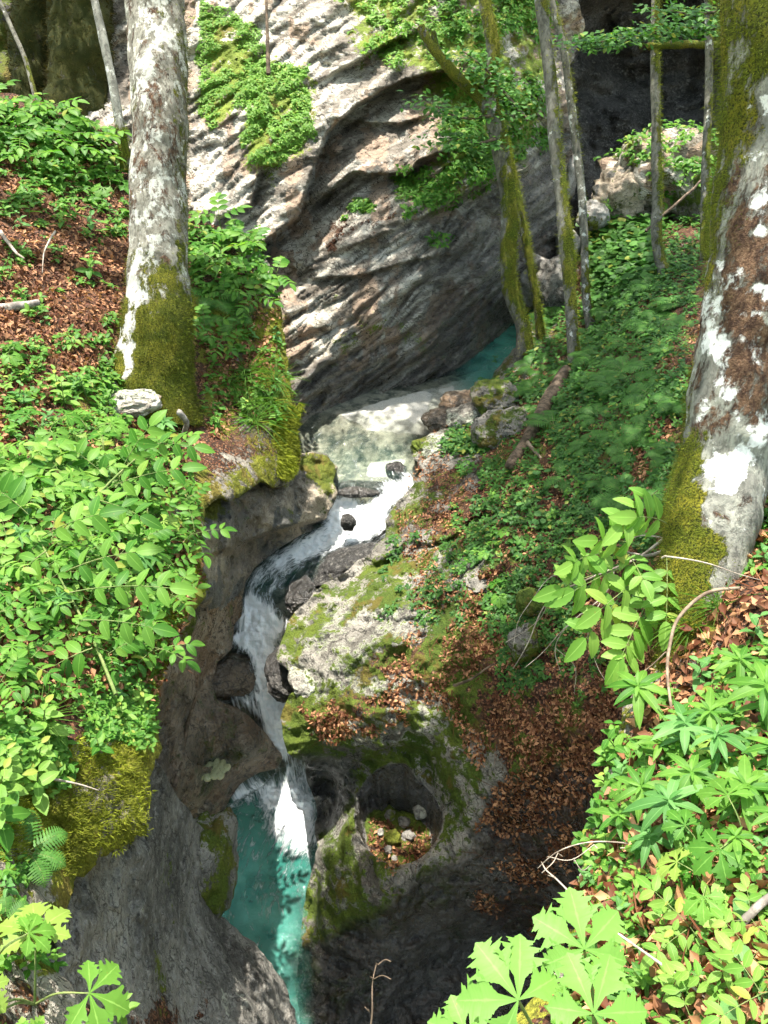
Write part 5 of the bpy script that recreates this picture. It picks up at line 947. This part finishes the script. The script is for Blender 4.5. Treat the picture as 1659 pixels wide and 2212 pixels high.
edge_moss('ground', 'moss', 'brownish moss hanging from the bank end over the tan rock', [[(590, 860), (644, 860), (640, 985), (612, 1006), (590, 990)]], 7000, .055, M_MOSSB)
edge_moss('near_bank', 'moss', 'green moss along the edge of the near right bank', [[(1262, 1850), (1290, 1850), (1290, 2010), (1200, 2110), (1242, 2010)], [(1560, 2040), (1700, 2040), (1700, 2130), (1560, 2130)]], 6000, .014, M_MOSSB)
# ---------------------------------------------------------------- plants as things
def copy_tree(o, parent=None):
    c = o.copy(); C.objects.link(c); c.parent = parent
    for ch in list(o.children): copy_tree(ch, c)
    return c
def arr(*a): return np.array(a, float)
def comp_leaf(L, base, d, up, ln, pairs, lf, T, r, term=True, wid=1., curve=.25):
    """pinnate leaf: rachis from base along d; adds leaflets, returns rachis points"""
    d = d/np.linalg.norm(d); t = np.linspace(0, 1, 7); X = base+d*(t*ln)[:, None]+arr(0, 0, -1)*(curve*ln*t**2)[:, None]; side = np.cross(d, up); side /= np.linalg.norm(side); nz = np.cross(side, d)
    for i in range(pairs):
        q = .28+.62*i/max(pairs-1, 1); p = base+d*q*ln+arr(0, 0, -curve*ln*q*q)
        for s in (-1, 1):
            y = side*s*.92+d*.45+arr(0, 0, -.12+r.normal()*.10); y /= np.linalg.norm(y); z = nz+r.normal(size=3)*.14; x = np.cross(y, z); x /= np.linalg.norm(x); z = np.cross(x, y); sz = lf*(1-.18*abs(i-pairs*.5)/pairs)*r.uniform(.88, 1.1)
            L.add(T, (np.stack([x*wid, y, z], 1)*sz)[None], p[None], [r.random()])
    if term:
        y = d-arr(0, 0, curve*1.6); y /= np.linalg.norm(y); x = side; z = np.cross(x, y); L.add(T, (np.stack([x*wid, y, z], 1)*lf*1.15)[None], X[-1][None], [r.random()])
    return X
def finish(name, L, stems, lm, sm, sr):
    root = empty(name); L.build('leaves', lm, root); V = []; F = []; n = 0
    for X, a in stems:
        v_, f_ = tube(X, np.linspace(a, a*.5, len(X))*sr, 5, False); V.append(v_); F.append(f_+n); n += len(v_)
    mesh_obj('stem', np.concatenate(V), np.concatenate(F), sm, root); return root
def p_ash(seed, nl=4, T=T_SERR, lm=None, pairs=3):
    r = np.random.default_rng(seed); L = Leaves(); st = [(np.array([[0, 0, 0], [.01, .01, .15], [.02, 0, .3]]), .012)]
    for k in range(nl):
        a = k*2.4+r.normal()*.3; e = r.uniform(.25, .6); d = arr(math.cos(a)*math.cos(e), math.sin(a)*math.cos(e), math.sin(e)); st.append((comp_leaf(L, arr(.02, 0, .3-.03*k), d, arr(0, 0, 1), r.uniform(.42, .55), pairs, .20, T, r), .006))
    return finish('ash_seedling', L, st, lm or M_LEAF, M_STEM, 1)
def p_herb(seed, T=T_OVATE, lm=None, tiers=3, lf=.34, nm='leafy_herb', hgt=.55):
    r = np.random.default_rng(seed); L = Leaves(); X = np.stack([r.normal()*.06*np.linspace(0, 1, 6)**2, r.normal()*.06*np.linspace(0, 1, 6), np.linspace(0, hgt, 6)], 1)
    for k in range(tiers+1):
        p = X[min(5, 1+k*4//max(tiers, 1))]; s = lf*(1-.16*k)
        for j in range(2):
            a = k*1.57+j*math.pi+r.normal()*.2; n = 1; nn = np.tile([0, 0, 1.], (1, 1))+r.normal(size=(1, 3))*.15; L.add(T, frames(nn, np.array([a]), np.array([r.uniform(-.1, .45)]), np.array([s*r.uniform(.9, 1.1)])), p[None], [r.random()])
    return finish(nm, L, [(X, .012)], lm or M_LEAF, M_STEM, 1)
def p_whorl(seed, n=8, lm=None):
    r = np.random.default_rng(seed); L = Leaves(); X = np.stack([0*np.linspace(0, 1, 5), .05*np.linspace(0, 1, 5)**2, np.linspace(0, .55, 5)], 1)
    for p, m, s, ti in ((X[4], n, .46, .1), (X[4]+arr(0, 0, .03), 4, .2, .7), (X[2], 4, .36, .0)):
        a = np.arange(m)*2*np.pi/m+r.normal(0, .12, m); L.add(T_LANCE, frames(np.tile([0, 0, 1.], (m, 1))+r.normal(0, .08, (m, 3)), a, ti+r.normal(0, .15, m), s*r.uniform(.8, 1.12, m), 1.15), np.tile(p, (m, 1)), r.random(m))
    return finish('lance_leaved_plant', L, [(X, .013)], lm or M_LEAF, M_STEM, 1)
CUT = cut_lobe(.85, .22, 22)
def palm_leaf(L, c, nrm, tip, size, r, T=None, angs=(-104, -52, 0, 52, 104), ln=(.72, .92, 1.0, .92, .72), rv=None):
    nrm = nrm/np.linalg.norm(nrm); y = tip-nrm*(tip@nrm); y /= np.linalg.norm(y); x = np.cross(y, nrm); rv = r.random() if rv is None else rv
    for i, (a, l) in enumerate(zip(angs, ln)):
        a = math.radians(a+r.normal()*4); d = y*math.cos(a)+x*math.sin(a); xx = np.cross(d, nrm); M = np.stack([xx, d, nrm], 1)*size*l; L.add(T or CUT, M[None], (c+nrm*.004*size*(i % 3))[None], [rv])
def p_palm(seed, n=4, lm=None, nm='palmate_plant', T=None):
    r = np.random.default_rng(seed); L = Leaves(); st = []
    for k in range(n):
        a = k*2.2+r.normal()*.3; c = arr(math.cos(a)*.32, math.sin(a)*.32, .30+.10*r.random()) if n > 1 else arr(0, 0, .4); st.append((catmull([arr(0, 0, 0), c*arr(.4, .4, .8), c], 4), .010)); palm_leaf(L, c, arr(math.cos(a)*.3, math.sin(a)*.3-.1, 1), arr(math.cos(a), math.sin(a), 0), .30*r.uniform(.85, 1.1), r, T)
    return finish(nm, L, st, lm or M_LEAFY, M_STEM, 1)
PINNA = leaf_t(6, .26, .1, .2, lambda t: (1-t)**.7*np.where(t < .05, .6, 1), .25)
def p_fern(seed, n=8):
    r = np.random.default_rng(seed); L = Leaves(); st = []
    for k in range(n):
        a = k*2*math.pi/n+r.normal()*.2; ln = r.uniform(.42, .55); e = r.uniform(.5, .8); t = np.linspace(0, 1, 17); d = arr(math.cos(a), math.sin(a), 0); X = d*(ln*np.sin(t*1.2)/math.sin(1.2))[:, None]*1.0+arr(0, 0, 1)*(ln*e*(t-.95*t**2))[:, None]
        st.append((X[::4], .006)); side = arr(-d[1], d[0], 0)
        for i in range(2, 17):
            w = .16*math.sin(min(1, (1-t[i])*1.5+.06)*math.pi/2)*(.6+.4*min(1, t[i]*4)); tg = X[i]-X[i-1]; tg /= np.linalg.norm(tg); nz = np.cross(tg, side); nz *= np.sign(nz[2]+1e-9)
            for s in (-1, 1):
                y = side*s+tg*.25; y /= np.linalg.norm(y); x = np.cross(y, nz); M = np.stack([x*.55, y, nz], 1)*w; M[:, 0] = x*max(w, .06)*.9; L.add(PINNA, M[None], X[i][None], [r.random()*.5+.25])
    return finish('fern', L, st, M_FERN, M_STEM, 1)
def p_grass(seed, n=46):
    r = np.random.default_rng(seed); L = Leaves(); a = r.uniform(0, 6.28, n); L.add(T_BLADE, frames(np.tile([0, 0, 1.], (n, 1)), a, r.uniform(.5, 1.35, n), r.uniform(.35, .6, n)), np.stack([r.normal(0, .03, n), r.normal(0, .03, n), 0*a], 1), r.random(n)); o = L.build('grass_tuft', M_GRASS); return o
def p_round(seed, n=6, lm=None):
    r = np.random.default_rng(seed); L = Leaves(); st = []
    for k in range(n):
        a = k*2.4; q = .12+.3*r.random(); c = arr(math.cos(a)*q, math.sin(a)*q, .16+.14*r.random()); st.append((catmull([arr(0, 0, 0), c*arr(.5, .5, .9), c], 3), .008)); L.add(T_ROUND, frames(arr(.1*r.normal(), -.2, 1)[None], np.array([a]), np.array([0.]), np.array([.26*r.uniform(.8, 1.2)])), c[None]-arr(math.cos(a), math.sin(a), 0)*.1, [r.random()])
    return finish('round_leaved_plant', L, st, lm or M_LEAFB, M_STEM, 1)
PROTO = {'ash': [p_ash(1), p_ash(2, 5), p_ash(3, 3, pairs=4)], 'ashy': [p_ash(4, 4, lm=M_LEAFY)], 'herb': [p_herb(5), p_herb(6, T_SERR, tiers=4), p_herb(7, lm=M_LEAFY), p_herb(8, T_SERR, M_LEAFB, 3)], 'whorl': [p_whorl(9), p_whorl(10, 7), p_whorl(11, 9, M_LEAFB)],
         'palm': [p_palm(12, 4), p_palm(13, 3, M_LEAF)], 'palm1': [p_palm(14, 1)], 'fern': [p_fern(15), p_fern(16, 6)], 'grass': [p_grass(17)], 'round': [p_round(18), p_round(19, 4)]}
_used = {k: [False]*len(v) for k, v in PROTO.items()}
WHAT = {'ash': ('ash_seedling', 'green ash seedling', 'seedling'), 'ashy': ('ash_seedling', 'yellowish ash seedling', 'seedling'), 'herb': ('leafy_herb', 'upright leafy herb', 'plant'), 'whorl': ('lance_leaved_plant', 'star shaped narrow leaved plant', 'plant'),
        'palm': ('palmate_plant', 'cut leaved plant', 'plant'), 'palm1': ('palmate_plant', 'single cut leaf', 'plant'), 'fern': ('fern', 'arching fern', 'fern'), 'grass': ('grass_tuft', 'thin grass tuft', 'grass tuft'), 'round': ('round_leaved_plant', 'round leaved plant', 'plant')}
LMK = [(60, 260, 'in the top left corner under the mossy trunks'), (230, 380, 'behind the broad beech on the left bank'), (60, 480, 'on the litter at the left edge'), (190, 580, 'just left of the moss collar of the broad beech'), (50, 720, 'left of the beech roots'), (480, 470, 'at the foot of the sunlit cliff'), (490, 560, 'just right of the broad beech trunk'),
       (580, 620, 'at the edge facing the great cliff'), (500, 740, 'on the mossy shoulder right of the beech'), (560, 920, 'above the overhanging tan rock'), (180, 860, 'below the stone under the beech'), (60, 900, 'left of the bank stone'), (330, 960, 'above the upper mossy bank edge'), (60, 1080, 'at the left edge halfway up'), (240, 1100, 'in the middle of the left bank'),
       (400, 1150, 'on the bank edge over the tan rock'), (80, 1300, 'among the dense leaves at the left edge'), (300, 1320, 'above the brown rock wall'), (120, 1480, 'low on the dense left bank'), (290, 1530, 'above the yellow moss cushion'), (40, 1640, 'left of the yellow moss cushion'), (210, 1600, 'on top of the yellow moss cushion'), (60, 1830, 'below the yellow moss cushion'),
       (60, 2120, 'in the bottom left corner'), (300, 2180, 'at the bottom edge on the grey rock'), (1100, 800, 'at the feet of the slender trees'), (1180, 880, 'beside the rotten brown trunk'), (1350, 680, 'below the butterbur patch'), (1460, 640, 'left of the thick beech high on the slope'), (1400, 850, 'in the middle of the shaded slope'), (1300, 1000, 'right of the rotten trunk'), (1430, 1050, 'just left of the mossy beech base'),
       (1050, 1100, 'on the rocky part of the shaded slope'), (1200, 1200, 'on the shaded slope behind the bare shrub'), (1420, 340, 'on the lit rock before the cave'), (1590, 1140, 'right beside the thick beech base'), (1480, 1400, 'below the thick beech'), (1600, 1400, 'at the right edge below the beech'), (1400, 1560, 'at the upper edge of the near bank'), (1550, 1600, 'halfway down the near bank'), (1330, 1720, 'overhanging the dark gully'),
       (1450, 1750, 'in the middle of the near bank'), (1600, 1800, 'at the right edge of the near bank'), (1330, 1880, 'beside the dry twig tangle'), (1450, 1930, 'above the large cut leaves'), (1600, 1980, 'above the grey branch'), (1350, 2050, 'under the long pale branch'), (1550, 2150, 'in the bottom right corner'), (1200, 2180, 'at the bottom right beside the giant cut leaves'), (900, 2180, 'at the bottom edge centre')]
def add(kind, sheet, u, v, px, var=None, yaw=None, label=None, tilt=0., lift=0.):
    k = int(RNG.integers(len(PROTO[kind]))) if var is None else var; pr = PROTO[kind][k]
    if not _used[kind][k]: o = pr; _used[kind][k] = True
    else: o = copy_tree(pr)
    P, N, D = SHEETS[sheet].at(u, v); s = px*float(D[0])/FPX; o.location = P[0]+np.array([0, 0, lift]); o.scale = (s, s, s); lean = Vector(N[0]*.45+np.array([0, -.12, 1.])+RNG.normal(0, .12, 3)).normalized()
    o.rotation_mode = 'QUATERNION'; o.rotation_quaternion = lean.to_track_quat('Z', 'Y') @ Matrix.Rotation(RNG.uniform(0, 6.28) if yaw is None else yaw, 3, 'Z').to_quaternion()
    nm, lk, cat = WHAT[kind]; o.name = nm
    if not label:
        lm = min(LMK, key=lambda q: (q[0]-u)**2+(q[1]-v)**2)[2]; label = lk+' '+lm; o['group'] = lk+'s '+lm; o['auto'] = 1
    o['label'] = label; o['category'] = cat; return o
def many(kind, sheet, poly, n, px, seed, spread=.25):
    u, v = sample(poly, n*3, seed); ch = []
    for a, b in zip(u, v):
        if len(ch) >= n: break
        if all(math.hypot(a-c, b-d) > px*.38 for c, d in ch): ch.append((a, b))
    for a, b in ch: add(kind, sheet, a, b, px*RNG.uniform(1-spread, 1+spread))
# left bank
many('ash', 'ground', [(-20, 240), (110, 250), (250, 320), (250, 380), (100, 370), (-20, 330)], 12, 120, 301)
many('herb', 'ground', [(-20, 400), (260, 430), (260, 520), (-20, 520)], 8, 75, 302)
add('herb', 'ground', 195, 600, 105, 1); add('herb', 'ground', 60, 560, 60); add('palm', 'ground', 240, 430, 90, 1); add('herb', 'ground', 50, 650, 70); add('palm', 'ground', 15, 790, 90, 1)
add('ash', 'ground', 150, 330, 130); add('herb', 'ground', 100, 700, 50)
add('ash', 'ground', 480, 500, 120, 0, label='small seedling standing against the pale foot of the cliff')
many('ash', 'ground', [(420, 540), (540, 520), (590, 600), (600, 680), (470, 650)], 9, 105, 303); many('fern', 'ground', [(430, 620), (520, 600), (540, 700), (440, 700)], 3, 120, 304)
many('herb', 'ground', [(430, 700), (600, 680), (610, 930), (470, 950)], 9, 65, 305); many('ash', 'ground', [(440, 700), (520, 700), (520, 800), (440, 800)], 2, 110, 316); many('grass', 'ground', [(480, 820), (610, 800), (620, 960), (520, 960)], 6, 110, 306)
many('herb', 'ground', [(-20, 800), (220, 830), (230, 960), (-20, 960)], 9, 90, 307); many('palm', 'ground', [(20, 930), (380, 960), (400, 1060), (60, 1040)], 6, 130, 308)
many('ash', 'ground', [(-20, 960), (400, 980), (420, 1120), (380, 1300), (300, 1480), (-20, 1560)], 38, 135, 309); many('ashy', 'ground', [(-20, 1000), (250, 1000), (250, 1300), (-20, 1300)], 12, 135, 310)
many('herb', 'ground', [(150, 1000), (420, 1030), (400, 1250), (310, 1500), (100, 1560)], 30, 80, 311); many('round', 'ground', [(190, 1030), (290, 1030), (290, 1130), (190, 1130)], 2, 95, 317)
many('whorl', 'ground', [(20, 900), (400, 950), (380, 1300), (280, 1500), (20, 1500)], 9, 90, 342); many('palm', 'ground', [(-20, 1000), (400, 1050), (360, 1300), (260, 1500), (-20, 1500)], 8, 110, 343); many('fern', 'ground', [(-20, 980), (150, 1000), (150, 1150), (-20, 1150)], 3, 130, 344); many('herb', 'ground', [(-20, 1540), (140, 1560), (110, 1720), (-20, 1740)], 10, 150, 312); add('herb', 'ground', 215, 1620, 110, 0); add('herb', 'ground', 5, 1790, 230, 1); many('herb', 'ground', [(220, 1480), (320, 1490), (320, 1600), (240, 1600)], 6, 80, 318)
add('grass', 'ground', 85, 1560, 150); add('fern', 'ground', 60, 1840, 190, 0, label='drooping curly fern below the yellow moss cushion'); add('fern', 'ground', 10, 1990, 130, 1); many('herb', 'ground', [(-20, 1880), (60, 1890), (60, 1990), (-20, 1990)], 3, 80, 319)
many('palm', 'ground', [(-40, 2110), (120, 2080), (200, 2190), (150, 2260), (-40, 2260)], 10, 300, 313); many('herb', 'ground', [(0, 2060), (130, 2060), (150, 2120), (0, 2120)], 6, 90, 314)
add('herb', 'rock_wall_under_bank', 262, 2200, 130, 2, label='low bright green plant on the grey rock at the bottom edge')
# right slope
many('fern', 'hillside', [(1180, 680), (1480, 600), (1500, 760), (1250, 860), (1120, 800)], 18, 125, 321); many('fern', 'hillside', [(1060, 800), (1200, 800), (1180, 900), (1080, 900)], 6, 95, 322); many('fern', 'hillside', [(1180, 860), (1480, 820), (1460, 1100), (1220, 1060)], 15, 130, 323)
many('herb', 'hillside', [(1180, 800), (1480, 760), (1460, 1100), (1200, 1060)], 14, 60, 324); many('herb', 'hillside', [(1000, 1080), (1300, 1080), (1300, 1350), (1020, 1320)], 14, 55, 325); many('round', 'hillside', [(1100, 1000), (1250, 1020), (1230, 1160), (1060, 1130)], 5, 55, 326); many('palm', 'hillside', [(1040, 1180), (1140, 1160), (1120, 1300), (1020, 1300)], 3, 80, 327)
# near bank
many('herb', 'near_bank', [(1590, 1120), (1680, 1080), (1680, 1300), (1620, 1260)], 3, 110, 331); add('whorl', 'near_bank', 1560, 1190, 175, 0, label='plant with dark narrow star leaves right in front of the thick beech base')
many('whorl', 'near_bank', [(1340, 1560), (1480, 1480), (1680, 1480), (1680, 1900), (1450, 1950), (1300, 1850)], 17, 160, 332)
many('herb', 'near_bank', [(1330, 1590), (1440, 1440), (1690, 1380), (1690, 2240), (1300, 2240), (1262, 1900)], 60, 115, 333); many('ashy', 'near_bank', [(1500, 1950), (1680, 1900), (1680, 2230), (1450, 2230)], 7, 190, 334)
many('herb', 'near_bank', [(1265, 1780), (1330, 1600), (1350, 1640), (1300, 1860)], 9, 115, 335); many('palm', 'near_bank', [(1500, 1800), (1620, 1800), (1600, 1980), (1480, 1950)], 4, 210, 336); many('round', 'near_bank', [(1560, 1700), (1690, 1650), (1690, 2200), (1600, 2200)], 5, 130, 337); many('grass', 'near_bank', [(1460, 1280), (1560, 1260), (1560, 1340), (1480, 1360)], 3, 150, 338)
many('herb', 'near_bank', [(760, 2300), (960, 2265), (1000, 2300), (760, 2360)], 6, 150, 339); many('palm', 'near_bank', [(1330, 1560), (1660, 1500), (1680, 2000), (1400, 2000)], 5, 130, 341); many('herb', 'near_bank', [(1340, 1980), (1500, 1980), (1480, 2200), (1340, 2200)], 9, 130, 340)
# the giant cut leaves at the bottom right
def giant(u, v, D, r, tipang, lab, stem_to):
    c = P1(u, v, D); root = empty('giant_cut_leaf', c); tag(root, lab, 'leaf'); L = Leaves(); rr = np.random.default_rng(int(u)); a = math.radians(tipang); k = cut_lobe(.95, .16, 44)
    palm_leaf(L, arr(0, 0, 0), arr(.05, -.35, 1), arr(math.cos(a), math.sin(a), 0), r*D/FPX, rr, k, (-108, -54, 0, 54, 108), (.75, .95, 1, .95, .75), .8); L.build('blade', M_LEAFG, root)
    e = P1(*stem_to)-c; X = catmull([arr(0, 0, -.003), e*.5+arr(0, 0, .02), e], 5); v_, f_ = tube(X, np.linspace(.0035, .004, len(X)), 6, False); mesh_obj('stalk', v_, f_, M_STEM, root)
giant(1262, 2050, 1.72, 128, 95, 'upper giant cut leaf of the bottom right group, just under the pale branch', (1290, 2240, 1.9))
giant(1120, 2160, 1.66, 140, 130, 'left giant cut leaf of the bottom right group, hanging over the dark gully', (1190, 2320, 1.9))
giant(1282, 2190, 1.60, 132, 60, 'lowest giant cut leaf of the bottom right group', (1280, 2340, 1.8))
giant(1010, 2240, 1.75, 90, 160, 'small cut leaf at the bottom edge, left end of the giant leaf group', (1080, 2330, 1.9))
# leafy ash spray hanging in front of the right slope
def spray():
    b = P1(1445, 1175, 3.7); root = empty('ash_branch', b); tag(root, 'hanging ash branch with pale green leaflets reaching left of the mossy beech base', 'branch'); r = np.random.default_rng(5)
    for (u0, v0, u1, v1, pr, lf) in [(1440, 1130, 1370, 1110, 3, 60), (1420, 1060, 1345, 1130, 3, 55), (1380, 1180, 1285, 1160, 3, 50), (1300, 1190, 1235, 1215, 3, 45), (1360, 1225, 1210, 1265, 4, 58), (1400, 1210, 1240, 1270, 3, 62), (1420, 1230, 1300, 1310, 3, 60), (1430, 1240, 1350, 1400, 5, 62), (1380, 1250, 1270, 1370, 4, 58), (1440, 1200, 1440, 1330, 4, 55), (1380, 1300, 1350, 1420, 4, 56), (1350, 1190, 1390, 1250, 3, 44)]:
        D = 3.6; p0 = P1(u0, v0, D+.05); p1 = P1(u1, v1, D-.1); L = Leaves(); ln = np.linalg.norm(p1-p0); X = comp_leaf(L, p0-b, p1-p0+arr(0, 0, .18*ln), arr(0, -.75, .66), ln, pr, lf*D/FPX, T_SERR, r, curve=.22); o = L.build('leaf', M_LEAFY, root)
        v_, f_ = tube(X, np.linspace(.003, .0015, len(X)), 5, False); mesh_obj('stalk', v_, f_, M_STEM, o)
    X = catmull([P1(1450, 1180, 3.8)-b, P1(1400, 1200, 3.7)-b, P1(1330, 1190, 3.65)-b, P1(1280, 1200, 3.6)-b], 5); v_, f_ = tube(X, np.linspace(.009, .003, len(X)), 6); quads_obj('stem', v_, f_, M_TWIG, root)
spray()
# long ash sprays of the left bank foreground
def long_spray(lab, pts, ups):
    b = P1(*pts[0]); root = empty('ash_branch', b); tag(root, lab, 'branch'); X = catmull([P1(*p)-b for p in pts], 6); v_, f_ = tube(X, np.linspace(.010, .004, len(X)), 6); quads_obj('stem', v_, f_, M_STEM, root); r = np.random.default_rng(len(lab))
    for (u0, v0, u1, v1, D, pr, lf) in ups:
        p0 = P1(u0, v0, D); p1 = P1(u1, v1, D-.05); L = Leaves(); ln = np.linalg.norm(p1-p0); Y = comp_leaf(L, p0-b, p1-p0+arr(0, 0, .15*ln), arr(0, -.5, .85), ln, pr, lf*D/FPX, T_SERR, r, curve=.2); o = L.build('leaf', M_LEAF, root); v_, f_ = tube(Y, np.linspace(.004, .002, len(Y)), 5, False); mesh_obj('stalk', v_, f_, M_STEM, o)
long_spray('long ash shoot sloping across the middle of the left bank with large toothed leaflets', [(250, 1500, 4.0), (200, 1380, 4.2), (130, 1250, 4.35), (60, 1120, 4.6)],
           [(150, 1280, 370, 1260, 4.1, 4, 52), (130, 1240, 300, 1180, 4.3, 3, 52), (100, 1190, 20, 1260, 4.3, 3, 50), (180, 1340, 330, 1350, 4.1, 3, 50), (160, 1300, 40, 1330, 4.2, 4, 50), (90, 1160, 220, 1100, 4.5, 3, 52), (200, 1400, 110, 1440, 4.0, 3, 54), (60, 1110, -10, 1050, 4.6, 3, 58)])
long_spray('upper ash shoot with lit leaflets below the bank stone', [(200, 1080, 5.2), (260, 1020, 5.6), (330, 960, 6.0)], [(220, 1060, 400, 1000, 5.5, 4, 46), (260, 1020, 330, 900, 5.8, 3, 44), (240, 1040, 150, 960, 5.6, 3, 46), (320, 960, 420, 960, 5.9, 3, 40), (210, 1080, 300, 1110, 5.2, 3, 48)])
# leafy twigs of the beeches hanging into the picture at the top
def top_twig(lab, pts, n, size, parent=None):
    b = P1(*pts[0]); root = empty('leafy_branch', b); tag(root, lab, 'branch'); X = catmull([P1(*p)-b for p in pts], 8); v_, f_ = tube(X, np.linspace(.02, .005, len(X)), 6); quads_obj('stem', v_, f_, M_TWIGD, root); L = Leaves()
    i = RNG.integers(2, len(X), n); P = X[i]+RNG.normal(0, 1, (n, 3))*np.array([.16, .22, .035]); L.add(T_BEECH, frames(np.tile([0, -.1, 1.], (n, 1))+RNG.normal(0, .25, (n, 3)), RNG.uniform(0, 6.28, n), RNG.normal(0, .2, n), size*RNG.uniform(.7, 1.2, n)), P, RNG.random(n)); L.build('leaves', M_FERN, root)
top_twig('flat leafy beech branch crossing in front of the black cave', [(1600, 70, 8.6), (1500, 60, 8.8), (1420, 72, 9.0), (1330, 85, 9.2), (1250, 98, 9.3)], 900, .085)
top_twig('smaller leafy twig below the top edge over the cave', [(1600, 20, 8.0), (1500, 30, 8.2), (1440, 22, 8.3)], 260, .08)
top_twig('leafy twig of pale leaves on the mossy limb of the forked tree', [(1060, 250, 9.7), (1000, 255, 9.6), (950, 235, 9.6), (925, 215, 9.6)], 260, .09)
top_twig('leafy twig drooping below the fork of the crooked tree', [(1070, 300, 9.6), (1030, 310, 9.6), (980, 300, 9.6), (960, 320, 9.6)], 300, .085)
top_twig('leafy twig across the crooked forked tree above its fork', [(1140, 260, 9.6), (1090, 200, 9.6), (1050, 150, 9.6), (1000, 110, 9.6)], 420, .085)
for k in PROTO:
    for q, o in enumerate(PROTO[k]):
        if not _used[k][q]:
            for ch in list(o.children): bpy.data.objects.remove(ch)
            bpy.data.objects.remove(o)

_by = {}
bpy.context.view_layer.update()
for o in bpy.data.objects:
    if o.get('auto'): _by.setdefault(o['label'], []).append(o)
ORD = ['leftmost', 'second', 'third', 'fourth', 'fifth', 'sixth', 'seventh', 'eighth', 'ninth', 'tenth', 'eleventh', 'twelfth']
for lab, os_ in _by.items():
    os_.sort(key=lambda o: float(project(np.array(o.location[:]))[0]))
    for i, o in enumerate(os_):
        if len(os_) > 1: o['label'] = ('leftmost ' if i == 0 else 'rightmost ' if i == len(os_)-1 else ORD[min(i, 11)]+' from left ')+lab
        del o['auto']
        if len(os_) == 1: del o['group']
